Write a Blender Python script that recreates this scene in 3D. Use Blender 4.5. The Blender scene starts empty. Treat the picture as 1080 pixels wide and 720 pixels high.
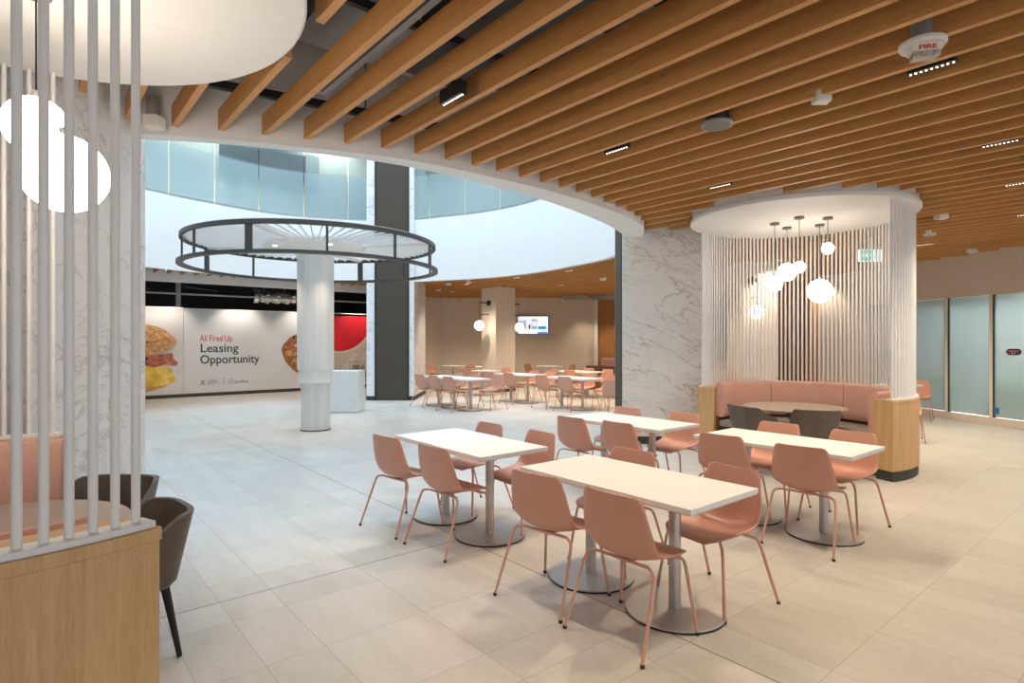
import bpy, bmesh, math, random
from mathutils import Vector, Matrix
random.seed(4)
PI = math.pi
SC = bpy.context.scene
COL = SC.collection
S_, C_ = 0.64031, 0.76812          # sine / cosine of the camera heading in the building grid
EYE = 1.632
rad_ = math.radians

def cw(r, d):                       # (right, depth) of the viewing frame -> building grid
    return (r * C_ + d * S_, -r * S_ + d * C_)
def wc(X, Y):
    return (X * C_ - Y * S_, X * S_ + Y * C_)

# ------------------------------------------------------------------ materials
MATS = {}
def newmat(name):
    m = bpy.data.materials.new(name); m.use_nodes = True
    nt = m.node_tree
    return m, nt, nt.nodes['Principled BSDF']
def ramp(nt, fac, stops):
    n = nt.nodes.new('ShaderNodeValToRGB')
    e = n.color_ramp.elements
    while len(e) < len(stops): e.new(0.5)
    for i, (p, c) in enumerate(stops):
        e[i].position = p; e[i].color = (*c, 1)
    nt.links.new(fac, n.inputs[0]); return n.outputs[0]
def coords(nt, scale=(1, 1, 1), rot=(0, 0, 0), loc=(0, 0, 0), kind='Object'):
    tc = nt.nodes.new('ShaderNodeTexCoord'); mp = nt.nodes.new('ShaderNodeMapping')
    mp.inputs['Scale'].default_value = scale; mp.inputs['Rotation'].default_value = rot; mp.inputs['Location'].default_value = loc
    nt.links.new(tc.outputs[kind], mp.inputs[0]); return mp.outputs[0]
def noise(nt, vec, scale, detail=4, rough=.5, dist=0):
    n = nt.nodes.new('ShaderNodeTexNoise'); n.inputs['Scale'].default_value = scale
    n.inputs['Detail'].default_value = detail; n.inputs['Roughness'].default_value = rough; n.inputs['Distortion'].default_value = dist
    nt.links.new(vec, n.inputs['Vector']); return n.outputs['Fac']
def mixc(nt, fac, a, b, mode='MIX'):
    n = nt.nodes.new('ShaderNodeMix'); n.data_type = 'RGBA'; n.blend_type = mode
    for s, v in ((0, fac), (6, a), (7, b)):
        if isinstance(v, (int, float)): n.inputs[s].default_value = v
        elif isinstance(v, tuple): n.inputs[s].default_value = (*v, 1)
        else: nt.links.new(v, n.inputs[s])
    return n.outputs[2]
def mth(nt, op, a, b=0.0, c=None):
    n = nt.nodes.new('ShaderNodeMath'); n.operation = op
    for i, v in enumerate((a, b, c)):
        if v is None: continue
        if isinstance(v, (int, float)): n.inputs[i].default_value = v
        else: nt.links.new(v, n.inputs[i])
    return n.outputs[0]
def bump(nt, b, h, strength=.2, dist=.01):
    n = nt.nodes.new('ShaderNodeBump'); n.inputs['Strength'].default_value = strength; n.inputs['Distance'].default_value = dist
    nt.links.new(h, n.inputs['Height']); nt.links.new(n.outputs[0], b.inputs['Normal'])
def plain(name, col, rough=.5, metal=0, var=.06, vs=6, spec=.5, bmp=0):
    m, nt, b = newmat(name)
    f = noise(nt, coords(nt), vs, 3)
    lo = tuple(max(0, c * (1 - var)) for c in col); hi = tuple(min(1, c * (1 + var)) for c in col)
    nt.links.new(ramp(nt, f, [(.3, lo), (.7, hi)]), b.inputs['Base Color'])
    b.inputs['Roughness'].default_value = rough; b.inputs['Metallic'].default_value = metal
    b.inputs['Specular IOR Level'].default_value = spec
    if bmp: bump(nt, b, noise(nt, coords(nt), 250, 2), bmp, .002)
    MATS[name] = m; return m
def emit(name, col, s):
    m, nt, b = newmat(name)
    b.inputs['Base Color'].default_value = (*col, 1)
    b.inputs['Emission Color'].default_value = (*col, 1); b.inputs['Emission Strength'].default_value = s
    MATS[name] = m; return m
def wood(name, dark, mid, light, scale=(1, 1, 1), vs=1.0, rough=.45, seams=False):
    m, nt, b = newmat(name)
    v = coords(nt, scale)
    big = noise(nt, v, 3.0 * vs, 5, .6, .6); fine = noise(nt, coords(nt, tuple(s * 6 for s in scale)), 5 * vs, 3, .6)
    c = ramp(nt, big, [(.28, dark), (.5, mid), (.72, light)])
    c2 = mixc(nt, .35, c, ramp(nt, fine, [(.35, dark), (.65, light)]))
    if seams:
        oi = nt.nodes.new('ShaderNodeObjectInfo')
        c2 = mixc(nt, .18, c2, ramp(nt, oi.outputs['Random'], [(0, dark), (1, light)]))
    nt.links.new(c2, b.inputs['Base Color']); b.inputs['Roughness'].default_value = rough
    MATS[name] = m; return m

def marble(name, base, grey, vein, scale=1.0, amt=1.0):
    m, nt, b = newmat(name)
    v0 = coords(nt, (1, 1, 1), (0, 0, .6947))
    def chain(vec, rot=(0, 0, 0), sc=(1, 1, 1)):
        mp = nt.nodes.new('ShaderNodeMapping'); mp.inputs['Rotation'].default_value = rot; mp.inputs['Scale'].default_value = sc
        nt.links.new(vec, mp.inputs[0]); return mp.outputs[0]
    v = chain(chain(v0, (0, -.55, 0)), (0, 0, 0), (.42 * scale, .8 * scale, 1.25 * scale))
    vh = chain(chain(v0, (0, -.12, 0)), (0, 0, 0), (.6 * scale, .9 * scale, 1.9 * scale))
    def vein_mask(vec, sc, det, dist, w0, w1, mid=.5):
        n = nt.nodes.new('ShaderNodeTexNoise'); n.inputs['Scale'].default_value = sc; n.inputs['Detail'].default_value = det
        n.inputs['Roughness'].default_value = .58; n.inputs['Distortion'].default_value = dist; nt.links.new(vec, n.inputs['Vector'])
        return ramp(nt, mth(nt, 'ABSOLUTE', mth(nt, 'SUBTRACT', n.outputs['Fac'], mid)), [(0, (1, 1, 1)), (w0, (.4, .4, .4)), (w1, (0, 0, 0))])
    a = vein_mask(v, 1.3, 7, .5, .004, .014); c2 = vein_mask(vh, 1.5, 8, 1.2, .006, .022, .49)
    low = ramp(nt, noise(nt, chain(v0, (0, 0, 0), (.5, .5, .7)), .9, 3), [(.42, (0, 0, 0)), (.62, (1, 1, 1))])
    patch = ramp(nt, noise(nt, vh, 1.5, 6, .6, 1.0), [(.5, (0, 0, 0)), (.75, (1, 1, 1))])
    c = mixc(nt, mth(nt, 'MULTIPLY', patch, .55 * amt), base, grey)
    c = mixc(nt, mth(nt, 'MULTIPLY', a, .62 * amt), c, vein)
    c = mixc(nt, mth(nt, 'MULTIPLY', mth(nt, 'MULTIPLY', c2, mth(nt, 'ADD', mth(nt, 'MULTIPLY', low, .8), .15)), .9 * amt), c, vein)
    nt.links.new(c, b.inputs['Base Color']); b.inputs['Roughness'].default_value = .28
    MATS[name] = m; return m

plain('white', (.86, .85, .83), .5, var=.015)
plain('white_gloss', (.88, .87, .85), .3, var=.015)
plain('canopy', (.87, .85, .81), .6, var=.012)
plain('band', (.86, .87, .87), .55, var=.012)
plain('beige', (.72, .62, .53), .75, var=.03)
plain('beige_light', (.72, .63, .54), .75, var=.03)
plain('pink_plastic', (.585, .295, .21), .42, var=.03, vs=3, bmp=.08)
plain('pink_metal', (.62, .33, .25), .35, var=.03)
plain('black', (.012, .012, .013), .5, var=.1)
plain('dark_metal', (.085, .08, .072), .45, var=.06, metal=.3)
plain('dark_panel', (.082, .066, .050), .7, var=.05, spec=.2)
plain('charcoal', (.04, .038, .036), .6, var=.1)
plain('plenum', (.20, .19, .18), .9, var=.35, vs=1.5)
plain('duct', (.34, .34, .34), .6, var=.15, vs=2)
plain('duct_dark', (.05, .05, .052), .7, var=.2, vs=2)
plain('foil', (.5, .5, .5), .25, metal=1, var=.5, vs=12)
plain('steel', (.55, .53, .50), .46, metal=1, var=.08, vs=3)
plain('table_white', (.80, .79, .765), .32, var=.01)
plain('table_edge', (.74, .67, .58), .45, var=.03)
plain('taupe_top', (.40, .31, .25), .35, var=.06)
plain('leather', (.105, .085, .065), .5, var=.12, vs=9, bmp=.1)
plain('leather_in', (.15, .115, .085), .5, var=.12, vs=9, bmp=.1)
plain('grey_seat', (.30, .26, .23), .6, var=.08)
plain('maroon', (.10, .028, .02), .45, var=.1)
plain('print_white', (.72, .72, .735), .6, var=.03, vs=.8)
plain('print_left', (.70, .665, .65), .6, var=.07, vs=1.2)
plain('print_tan', (.56, .49, .43), .6, var=.04)
plain('print_tan_light', (.66, .60, .55), .6, var=.04)
plain('red_ink', (.62, .008, .02), .5, var=.05)
plain('red_text', (.60, .03, .05), .5, var=.02)
plain('dark_text', (.045, .045, .055), .5, var=.02)
plain('grey_text', (.22, .26, .33), .5, var=.02)
plain('bun', (.62, .33, .14), .6, var=.4, vs=9)
plain('bun_dark', (.36, .15, .05), .6, var=.4, vs=12)
plain('bacon', (.45, .13, .08), .5, var=.6, vs=7)
plain('egg', (.90, .55, .07), .5, var=.22, vs=6)
plain('egg_light', (.95, .68, .18), .5, var=.15, vs=6)
plain('plate', (.70, .60, .58), .5, var=.05)
plain('purple', (.065, .012, .04), .5, var=.05)
plain('sign_pink', (.62, .40, .40), .5, var=.05)
plain('clear_plastic', (.45, .40, .36), .15, var=.4, vs=40)
plain('fixture_grey', (.16, .155, .15), .5, var=.05)
plain('offwhite_plastic', (.80, .77, .71), .45, var=.02)
wood('slat_wood', (.42, .19, .05), (.58, .28, .085), (.70, .37, .135), (5, .55, 9), .9, .5, True)
wood('oak', (.50, .29, .12), (.62, .38, .175), (.70, .46, .24), (7, 7, .55), .9, .5)
wood('wood_panel', (.33, .13, .035), (.48, .22, .07), (.58, .29, .10), (9, 9, .35), .8, .5)
wood('dark_wood', (.10, .04, .015), (.15, .065, .025), (.2, .09, .035), (2, 2, 6), .9, .5)
marble('marble', (.78, .755, .72), (.56, .54, .51), (.16, .145, .13), 1.15)
marble('marble_cool', (.84, .84, .83), (.62, .62, .62), (.24, .24, .25), 1.1, .75)
marble('marble_plain', (.84, .84, .83), (.70, .70, .70), (.5, .5, .5), 1.1, .35)
emit('globe', (1, .88, .74), 19)
emit('globe_soft', (1, .88, .74), 10)
emit('globe_wall', (1, .88, .74), 4.5)
emit('lamp_dot', (1, .9, .75), 4)
emit('screen_white', (.80, .90, 1), .85)
emit('screen_blue', (.02, .12, .5), 1.0)
emit('screen_grey', (.42, .52, .62), .6)
emit('screen_purple', (.10, .01, .10), .6)
emit('screen_teal', (.02, .28, .33), .8)
emit('sign_green', (0, .42, .38), 1.1)
emit('sign_light', (.75, .95, 1), 1.3)

# pink upholstery: fine weave
m, nt, b = newmat('upholstery')
f = noise(nt, coords(nt, (1, 1, 2.2)), 160, 2); g = noise(nt, coords(nt), 4, 2)
c = ramp(nt, f, [(.3, (.57, .30, .235)), (.7, (.74, .44, .36))])
nt.links.new(mixc(nt, .3, c, ramp(nt, g, [(.3, (.60, .33, .26)), (.7, (.72, .42, .34))])), b.inputs['Base Color'])
b.inputs['Roughness'].default_value = .85; bump(nt, b, f, .25, .004); MATS['upholstery'] = m

# fluted white column shaft
m, nt, b = newmat('fluted')
tc = nt.nodes.new('ShaderNodeTexCoord'); sp = nt.nodes.new('ShaderNodeSeparateXYZ'); nt.links.new(tc.outputs['Object'], sp.inputs[0])
an = mth(nt, 'ARCTAN2', sp.outputs[1], sp.outputs[0])
si = mth(nt, 'SINE', mth(nt, 'MULTIPLY', an, 72))
stn = noise(nt, coords(nt, (6, 6, .5)), 1.3, 4)
nt.links.new(ramp(nt, stn, [(.35, (.80, .79, .765)), (.6, (.87, .865, .84))]), b.inputs['Base Color'])
b.inputs['Roughness'].default_value = .5; bump(nt, b, si, .5, .006); MATS['fluted'] = m

# floor: large porcelain slabs, fine joints, two wide movement joints
m, nt, b = newmat('floor')
tc = nt.nodes.new('ShaderNodeTexCoord'); sp = nt.nodes.new('ShaderNodeSeparateXYZ'); nt.links.new(tc.outputs['Object'], sp.inputs[0])
PER = 1.838
def tiling(out, u0):
    q = mth(nt, 'DIVIDE', mth(nt, 'SUBTRACT', out, u0), PER); fl = mth(nt, 'FLOOR', q); tt = mth(nt, 'MULTIPLY', mth(nt, 'SUBTRACT', q, fl), PER)
    dist = None; idn = mth(nt, 'MULTIPLY', fl, 4)
    for k in (0, .306, .612, 1.225, PER):
        dk = mth(nt, 'ABSOLUTE', mth(nt, 'SUBTRACT', tt, k)); dist = dk if dist is None else mth(nt, 'MINIMUM', dist, dk)
        if 0 < k < PER: idn = mth(nt, 'ADD', idn, mth(nt, 'GREATER_THAN', tt, k))
    return dist, idn
dx_, ix_ = tiling(sp.outputs[0], .615); dy_, iy_ = tiling(sp.outputs[1], 1.81)
cb = nt.nodes.new('ShaderNodeCombineXYZ'); nt.links.new(ix_, cb.inputs[0]); nt.links.new(iy_, cb.inputs[1])
wn = nt.nodes.new('ShaderNodeTexWhiteNoise'); wn.noise_dimensions = '2D'; nt.links.new(cb.outputs[0], wn.inputs['Vector'])
tilec = ramp(nt, wn.outputs['Value'], [(0, (.46, .425, .375)), (1, (.60, .565, .515))])
groove = mth(nt, 'LESS_THAN', mth(nt, 'MINIMUM', dx_, dy_), .0018)
va = nt.nodes.new('ShaderNodeVectorMath'); va.operation = 'MULTIPLY_ADD'
nt.links.new(cb.outputs[0], va.inputs[0]); va.inputs[1].default_value = (3.7, 5.3, 0); nt.links.new(coords(nt, (2.4, .55, 1), (0, 0, .35)), va.inputs[2])
streak = noise(nt, va.outputs[0], 2.2, 7, .62, .8)
fine = noise(nt, coords(nt), 26, 5, .7)
c = mixc(nt, .5, tilec, ramp(nt, streak, [(.3, (.45, .41, .36)), (.52, (.565, .525, .47)), (.72, (.67, .635, .585))]))
c = mixc(nt, .18, c, ramp(nt, fine, [(.35, (.42, .39, .35)), (.65, (.66, .63, .59))]))
def joint(axis, pos, w):
    d = mth(nt, 'ABSOLUTE', mth(nt, 'SUBTRACT', sp.outputs[axis], pos))
    return mth(nt, 'LESS_THAN', d, w)
c = mixc(nt, mth(nt, 'MULTIPLY', groove, .75), c, (.24, .215, .19))
j = mth(nt, 'MAXIMUM', joint(0, 2.763, .005), joint(1, 3.966, .005))
c = mixc(nt, mth(nt, 'MULTIPLY', j, .85), c, (.13, .12, .11))
nt.links.new(c, b.inputs['Base Color'])
nt.links.new(ramp(nt, streak, [(.3, (.30, .30, .30)), (.7, (.42, .42, .42))]), b.inputs['Roughness'])
MATS['floor'] = m

def glassmat(name, tint, diff, mixf, gloss=.08, grad=False, zlo=0, zhi=1, hi=.1):
    m, nt, b = newmat(name)
    out = nt.nodes['Material Output']; nt.nodes.remove(b)
    tr = nt.nodes.new('ShaderNodeBsdfTransparent'); tr.inputs[0].default_value = (*tint, 1)
    df = nt.nodes.new('ShaderNodeBsdfTranslucent'); df.inputs[0].default_value = (*diff, 1)
    d2 = nt.nodes.new('ShaderNodeBsdfDiffuse'); d2.inputs[0].default_value = (*diff, 1)
    ad = nt.nodes.new('ShaderNodeMixShader'); ad.inputs[0].default_value = .5
    nt.links.new(df.outputs[0], ad.inputs[1]); nt.links.new(d2.outputs[0], ad.inputs[2])
    mx = nt.nodes.new('ShaderNodeMixShader'); nt.links.new(tr.outputs[0], mx.inputs[1]); nt.links.new(ad.outputs[0], mx.inputs[2])
    if grad:
        tc = nt.nodes.new('ShaderNodeTexCoord'); sp = nt.nodes.new('ShaderNodeSeparateXYZ'); nt.links.new(tc.outputs['Object'], sp.inputs[0])
        mr = nt.nodes.new('ShaderNodeMapRange'); mr.inputs[1].default_value = zlo; mr.inputs[2].default_value = zhi
        mr.inputs[3].default_value = mixf; mr.inputs[4].default_value = hi; nt.links.new(sp.outputs[2], mr.inputs[0]); nt.links.new(mr.outputs[0], mx.inputs[0])
    else: mx.inputs[0].default_value = mixf
    gl = nt.nodes.new('ShaderNodeBsdfGlossy'); gl.inputs['Roughness'].default_value = .12
    m3 = nt.nodes.new('ShaderNodeMixShader'); m3.inputs[0].default_value = gloss
    nt.links.new(mx.outputs[0], m3.inputs[1]); nt.links.new(gl.outputs[0], m3.inputs[2]); nt.links.new(m3.outputs[0], out.inputs[0])
    MATS[name] = m; return m
glassmat('balcony_glass', (.62, .76, .82), (.48, .62, .69), .40, .05, True, 6.22, 6.30, .10)
glassmat('frosted_glass', (.60, .66, .66), (.52, .58, .58), .46, .03)

# ------------------------------------------------------------------ mesh building
class MB:
    def __init__(s): s.v = []; s.f = []; s.sm = []
    def add(s, vs, fs, smooth=False):
        n = len(s.v); s.v += [tuple(v) for v in vs]
        for f in fs: s.f.append(tuple(i + n for i in f)); s.sm.append(smooth)
    def box(s, x0, x1, y0, y1, z0, z1):
        s.prism([(x0, y0), (x1, y0), (x1, y1), (x0, y1)], z0, z1); return s
    def prism(s, poly, z0, z1, smooth=False):
        n = len(poly); vs = [(x, y, z0) for x, y in poly] + [(x, y, z1) for x, y in poly]
        s.add(vs, [tuple(range(n))[::-1], tuple(range(n, 2 * n))])
        n0 = len(s.v) - 2 * n
        for i in range(n):
            j = (i + 1) % n; s.f.append((n0 + i, n0 + j, n0 + n + j, n0 + n + i)); s.sm.append(smooth)
        return s
    def cbox(s, r0, r1, d0, d1, z0, z1):            # box squared to the viewing frame's heading
        s.prism([cw(r0, d0), cw(r0, d1), cw(r1, d1), cw(r1, d0)][::-1], z0, z1); return s
    def wallseg(s, p, q, t, z0, z1):
        dx, dy = q[0] - p[0], q[1] - p[1]; L = math.hypot(dx, dy); nx, ny = -dy / L * t, dx / L * t
        s.prism([p, q, (q[0] + nx, q[1] + ny), (p[0] + nx, p[1] + ny)], z0, z1); return s
    def strip(s, inner, outer, z0, z1, closed=False, smooth=True):   # thick curved wall between two polylines
        n = len(inner); vs = []
        for a, o in zip(inner, outer):
            vs += [(a[0], a[1], z0), (o[0], o[1], z0), (o[0], o[1], z1), (a[0], a[1], z1)]
        fs = []; m = n if closed else n - 1
        for i in range(m):
            j = (i + 1) % n
            for k in range(4):
                l = (k + 1) % 4; fs.append((4 * i + k, 4 * j + k, 4 * j + l, 4 * i + l))
        s.add(vs, fs, smooth)
        if not closed: s.add(vs[:4], [(0, 1, 2, 3)]); s.add(vs[-4:], [(3, 2, 1, 0)])
        return s
    def arcwall(s, c, r0, r1, a0, a1, z0, z1, n=48):
        A = [a0 + (a1 - a0) * i / n for i in range(n + 1)]
        return s.strip([(c[0] + r0 * math.cos(a), c[1] + r0 * math.sin(a)) for a in A], [(c[0] + r1 * math.cos(a), c[1] + r1 * math.sin(a)) for a in A], z0, z1)
    def lathe(s, prof, c=(0, 0), n=32, smooth=True, sx=1, sy=1, a0=0):
        vs = []; fs = []
        for r, z in prof:
            for i in range(n):
                a = a0 + 2 * PI * i / n; vs.append((c[0] + sx * r * math.cos(a), c[1] + sy * r * math.sin(a), z))
        for k in range(len(prof) - 1):
            for i in range(n):
                j = (i + 1) % n; fs.append((k * n + i, k * n + j, (k + 1) * n + j, (k + 1) * n + i))
        s.add(vs, fs, smooth)
        if prof[0][0] > 1e-6: s.add(vs[:n], [tuple(range(n))[::-1]])
        if prof[-1][0] > 1e-6: s.add(vs[-n:], [tuple(range(n))])
        return s
    def disc(s, c, r, z0, z1, n=40, b=.002):
        return s.lathe([(r - b, z0), (r, z0 + b), (r, z1 - b), (r - b, z1)], c, n)
    def sphere(s, c, r, n=28, m=16):
        return s.lathe([(max(1e-7, r * math.sin(PI * k / m)), c[2] - r * math.cos(PI * k / m)) for k in range(m + 1)], (c[0], c[1]), n)
    def tube(s, path, r, n=8, closed=False, r2=None):
        P = [Vector(p) for p in path]; N = len(P); vs = []; fs = []
        up = None
        for i, p in enumerate(P):
            if closed: t = P[(i + 1) % N] - P[i - 1]
            else: t = (P[min(i + 1, N - 1)] - P[max(i - 1, 0)])
            t.normalize()
            if up is None:
                up = Vector((0, 0, 1)) if abs(t.z) < .9 else Vector((1, 0, 0))
            u = (up - t * up.dot(t)).normalized(); w = t.cross(u); up = u
            rr = r if r2 is None else r + (r2 - r) * i / (N - 1)
            for k in range(n):
                a = 2 * PI * k / n; vs.append(p + u * (rr * math.cos(a)) + w * (rr * math.sin(a)))
        m = N if closed else N - 1
        for i in range(m):
            j = (i + 1) % N
            for k in range(n):
                l = (k + 1) % n; fs.append((i * n + k, i * n + l, j * n + l, j * n + k))
        s.add(vs, fs, True)
        if not closed: s.add(vs[:n], [tuple(range(n))[::-1]]); s.add(vs[-n:], [tuple(range(n))])
        return s
    def bar(s, p, q, w, h):                          # rectangular bar, w across, h in height
        P, Q = Vector(p), Vector(q); t = (Q - P).normalized()
        side = t.cross(Vector((0, 0, 1)))
        side = side.normalized() if side.length > 1e-4 else Vector((1, 0, 0))
        up = side.cross(t).normalized(); vs = []
        for X in (P, Q):
            for a, b_ in ((-1, -1), (1, -1), (1, 1), (-1, 1)): vs.append(X + side * (a * w / 2) + up * (b_ * h / 2))
        s.add(vs, [(0, 1, 2, 3), (7, 6, 5, 4), (0, 4, 5, 1), (1, 5, 6, 2), (2, 6, 7, 3), (3, 7, 4, 0)]); return s

def wloc(o):
    v = Vector((0, 0, 0))
    while o is not None: v += o.location; o = o.parent
    return v
def build(name, mb, mat, parent=None, bevel=0, origin=None):
    me = bpy.data.meshes.new(name)
    if parent is not None: off = wloc(parent)
    elif origin is not None: off = Vector(origin)
    else:
        xs = [v[0] for v in mb.v]; ys = [v[1] for v in mb.v]; zs = [v[2] for v in mb.v]
        off = Vector(((min(xs) + max(xs)) / 2, (min(ys) + max(ys)) / 2, min(zs)))
    me.from_pydata([(v[0] - off.x, v[1] - off.y, v[2] - off.z) for v in mb.v], [], mb.f)
    me.polygons.foreach_set('use_smooth', mb.sm)
    bm = bmesh.new(); bm.from_mesh(me)
    bmesh.ops.recalc_face_normals(bm, faces=bm.faces); bm.to_mesh(me); bm.free()
    if any(mb.sm): me.set_sharp_from_angle(angle=rad_(38))
    me.materials.append(MATS[mat] if isinstance(mat, str) else mat)
    o = bpy.data.objects.new(name, me); COL.objects.link(o)
    if parent is not None: o.parent = parent
    else: o.location = off
    if bevel:
        md = o.modifiers.new('bevel', 'BEVEL'); md.width = bevel; md.segments = 2; md.limit_method = 'ANGLE'; md.angle_limit = .6
    return o
def thing(name, label, cat, loc=(0, 0, 0), group=None):
    o = bpy.data.objects.new(name, None); COL.objects.link(o); o.location = loc; o.empty_display_size = .1
    return tag(o, label, cat, group)
def tag(o, label, cat, group=None):
    o['label'] = label; o['category'] = cat
    if group: o['group'] = group
    return o
def struct(name, mb, mat, bevel=0, label=None):
    o = build(name, mb, mat, None, bevel, origin=(0, 0, 0)); o['kind'] = 'structure'
    if label: o['label'] = label
    return o
def dup(root, loc, rotz=0, label=None, group=None):
    r = root.copy(); COL.objects.link(r); r.location = loc; r.rotation_euler = (0, 0, rotz)
    if label: r['label'] = label
    if group: r['group'] = group
    for ch in list(root.children):
        c = ch.copy(); COL.objects.link(c); c.parent = r
        for g in ch.children:
            d = g.copy(); COL.objects.link(d); d.parent = c
    return r
def word(name, body, mat, parent, loc, rot, size, width=None, bold=0.0, depth=.002):
    cu = bpy.data.curves.new(name, 'FONT'); cu.body = body; cu.size = size; cu.offset = bold; cu.extrude = depth
    cu.resolution_u = 3
    t = bpy.data.objects.new(name, cu); COL.objects.link(t)
    bpy.context.view_layer.update()
    me = bpy.data.meshes.new_from_object(t); bpy.data.objects.remove(t)
    sx = 1.0
    if width:
        xs = [v.co.x for v in me.vertices]; sx = width / max(1e-4, max(xs) - min(xs))
    R = Matrix.Rotation(rot[2], 4, 'Z') @ Matrix.Rotation(rot[0], 4, 'X')
    base = wloc(parent)
    for v in me.vertices:
        p = R @ Vector((v.co.x * sx, v.co.y, v.co.z)) + Vector(loc) - base; v.co = p
    me.materials.clear(); me.materials.append(MATS[mat])
    o = bpy.data.objects.new(name, me); COL.objects.link(o); o.parent = parent
    return o

# ------------------------------------------------------------------ atrium outline
AC = (4.1, 10.6)
KN = [(-124, 6.0), (-115, 5.95), (-109, 5.91), (-103, 5.86), (-95, 5.70), (-86, 5.60), (-73, 5.54), (-61, 5.60), (-47, 5.70), (-33, 5.62), (-14, 5.32),
      (8, 5.33), (32, 5.36), (41, 5.55), (54, 5.60), (64, 5.50), (74, 5.50), (99, 5.12), (115, 5.05), (150, 5.3), (190, 5.7), (218, 5.95)]
def arad(deg):
    deg = (deg + 124) % 360 - 124
    K = KN + [(236, 6.0)]
    for i in range(len(K) - 1):
        if K[i][0] <= deg <= K[i + 1][0]:
            a, b = K[i], K[i + 1]; t = (deg - a[0]) / (b[0] - a[0])
            p0 = K[i - 1][1] if i > 0 else KN[-1][1]; p3 = K[i + 2][1] if i + 2 < len(K) else KN[1][1]
            m0 = (b[1] - p0) / 2; m1 = (p3 - a[1]) / 2
            return (2 * t**3 - 3 * t * t + 1) * a[1] + (t**3 - 2 * t * t + t) * m0 * .5 + (-2 * t**3 + 3 * t * t) * b[1] + (t**3 - t * t) * m1 * .5
    return 6.0
NA = 180
def outline(off):
    P = []
    for i in range(NA):
        deg = -180 + 360 * i / NA
        r = sum(arad(deg + k) for k in (-4, -2, 0, 2, 4)) / 5
        o = off(deg) if callable(off) else off
        P.append((AC[0] + (r + o) * math.cos(math.radians(deg)), AC[1] + (r + o) * math.sin(math.radians(deg))))
    return P
def soff(deg):                                   # how far the slats stay back from the opening
    if -140 < deg < -40: return .13 + .29 * min(1, max(0, (deg + 112) / 40)) - .26 * min(1, max(0, (deg + 62) / 12))
    return .14
OPEN = outline(0); SOFF = outline(soff)
def inpoly(p, P):
    x, y = p; c = False; j = len(P) - 1
    for i in range(len(P)):
        if (P[i][1] > y) != (P[j][1] > y) and x < (P[j][0] - P[i][0]) * (y - P[i][1]) / (P[j][1] - P[i][1]) + P[i][0]: c = not c
        j = i
    return c

# ------------------------------------------------------------------ room shell
struct('floor', MB().box(-12, 24, -6, 28, -.1, 0), 'floor')
BOOTH_L = (-.165, 3.364); RL = 1.327
BOOTH_R = (8.166, 3.643); RR = 1.384
ZS, ZT, ZC = 3.37, 3.535, 3.30                   # slat underside, slat top, soffit edge
struct('trim_1', MB().strip(OPEN, SOFF, ZC, 4.2, True), 'white', label='white curved fascia around the atrium opening')
struct('wall_atrium', MB().strip(outline(.005), outline(.12), 3.32, 5.02, True), 'band', label='white curved balcony wall above the atrium opening')
# concrete soffit and upper floor with the opening in them
def ringplate(mb, z0, z1, hole, ext):
    outer = []
    for i in range(NA):
        deg = math.radians(-180 + 360 * i / NA); dx, dy = math.cos(deg), math.sin(deg)
        t = 1e9
        if dx > 0: t = min(t, (ext[1] - AC[0]) / dx)
        if dx < 0: t = min(t, (ext[0] - AC[0]) / dx)
        if dy > 0: t = min(t, (ext[3] - AC[1]) / dy)
        if dy < 0: t = min(t, (ext[2] - AC[1]) / dy)
        outer.append((AC[0] + dx * t, AC[1] + dy * t))
    return mb.strip(hole, outer, z0, z1, True, False)
struct('ceiling', ringplate(MB(), 4.2, 4.9, outline(.02), (-12, 24, -6, 28)), 'plenum', label='dark concrete soffit above the wooden slats')
struct('ceiling_upper', ringplate(MB(), 8.9, 9.1, OPEN, (-12, 24, -2, 28)), 'plenum', label='upper floor ceiling')
# upper floor back wall, 3 m behind the balcony glass
UP = outline(3.2)
struct('wall_upper', MB().strip(UP, outline(3.35), 4.9, 8.9, True), 'beige_light', label='upper floor wall behind the balcony glass')

# right side frosted glass wall
gd = (.494, .869)
def gp(s): return (14.1 + gd[0] * s, 2.19 + gd[1] * s)
GE0 = 3.80
struct('wall_right', MB().wallseg(gp(GE0), gp(-5), .25, 2.54, 4.2), 'beige', label='beige bulkhead above the frosted glass partition')
struct('baseboard_right', MB().wallseg(gp(GE0), gp(-5), .12, 0, .16), 'beige_light', .004, label='low stone plinth under the frosted glass')
# back walls of the dining hall
WB = []
p0 = gp(GE0); p1 = cw(8.20, 15.45); p2 = cw(8.55, 17.2); p2b = cw(9.4, 17.4)
struct('wall_back', MB().wallseg(p1, p0, .2, 0, 4.2), 'beige_light', label='pale beige wall behind the round booth screen')
struct('wall_side', MB().wallseg(cw(9.2, 23.5), p1, .2, 0, 4.2), 'wood_panel', label='orange wood panelled wall end seen through the booth screen')
fw0 = (12.86, 19.87); fw1 = cw(3.42, 23.5); fw2 = cw(9.2, 23.5)
struct('wall_far', MB().wallseg(fw0, fw1, .2, 0, 4.2), 'beige_light', label='beige far wall of the dining hall')
struct('wall_far_wood', MB().wallseg(fw1, fw2, .2, 0, 4.2), 'wood_panel', label='orange wood panelled far wall')
struct('trim_2', MB().cbox(3.30, 3.44, 23.3, 23.5, 0, 3.45), 'white', label='pale vertical edge trim beside the wood panelling')
struct('wall_dining_side', MB().wallseg((9.8, 19.5), fw0, .2, 0, 4.2), 'beige_light', label='beige side wall of the dining hall')
struct('wall_left', MB().wallseg((-8, -5), (-8, 20), -.2, 0, 8), 'beige_light')
struct('wall_shopfront', MB().box(-8, 9.9, 22.5, 22.7, 0, 4.2).box(9.8, 9.9, 19.5, 22.5, 0, 4.2), 'charcoal', label='dark unlit shop space behind the printed hoarding')
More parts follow.
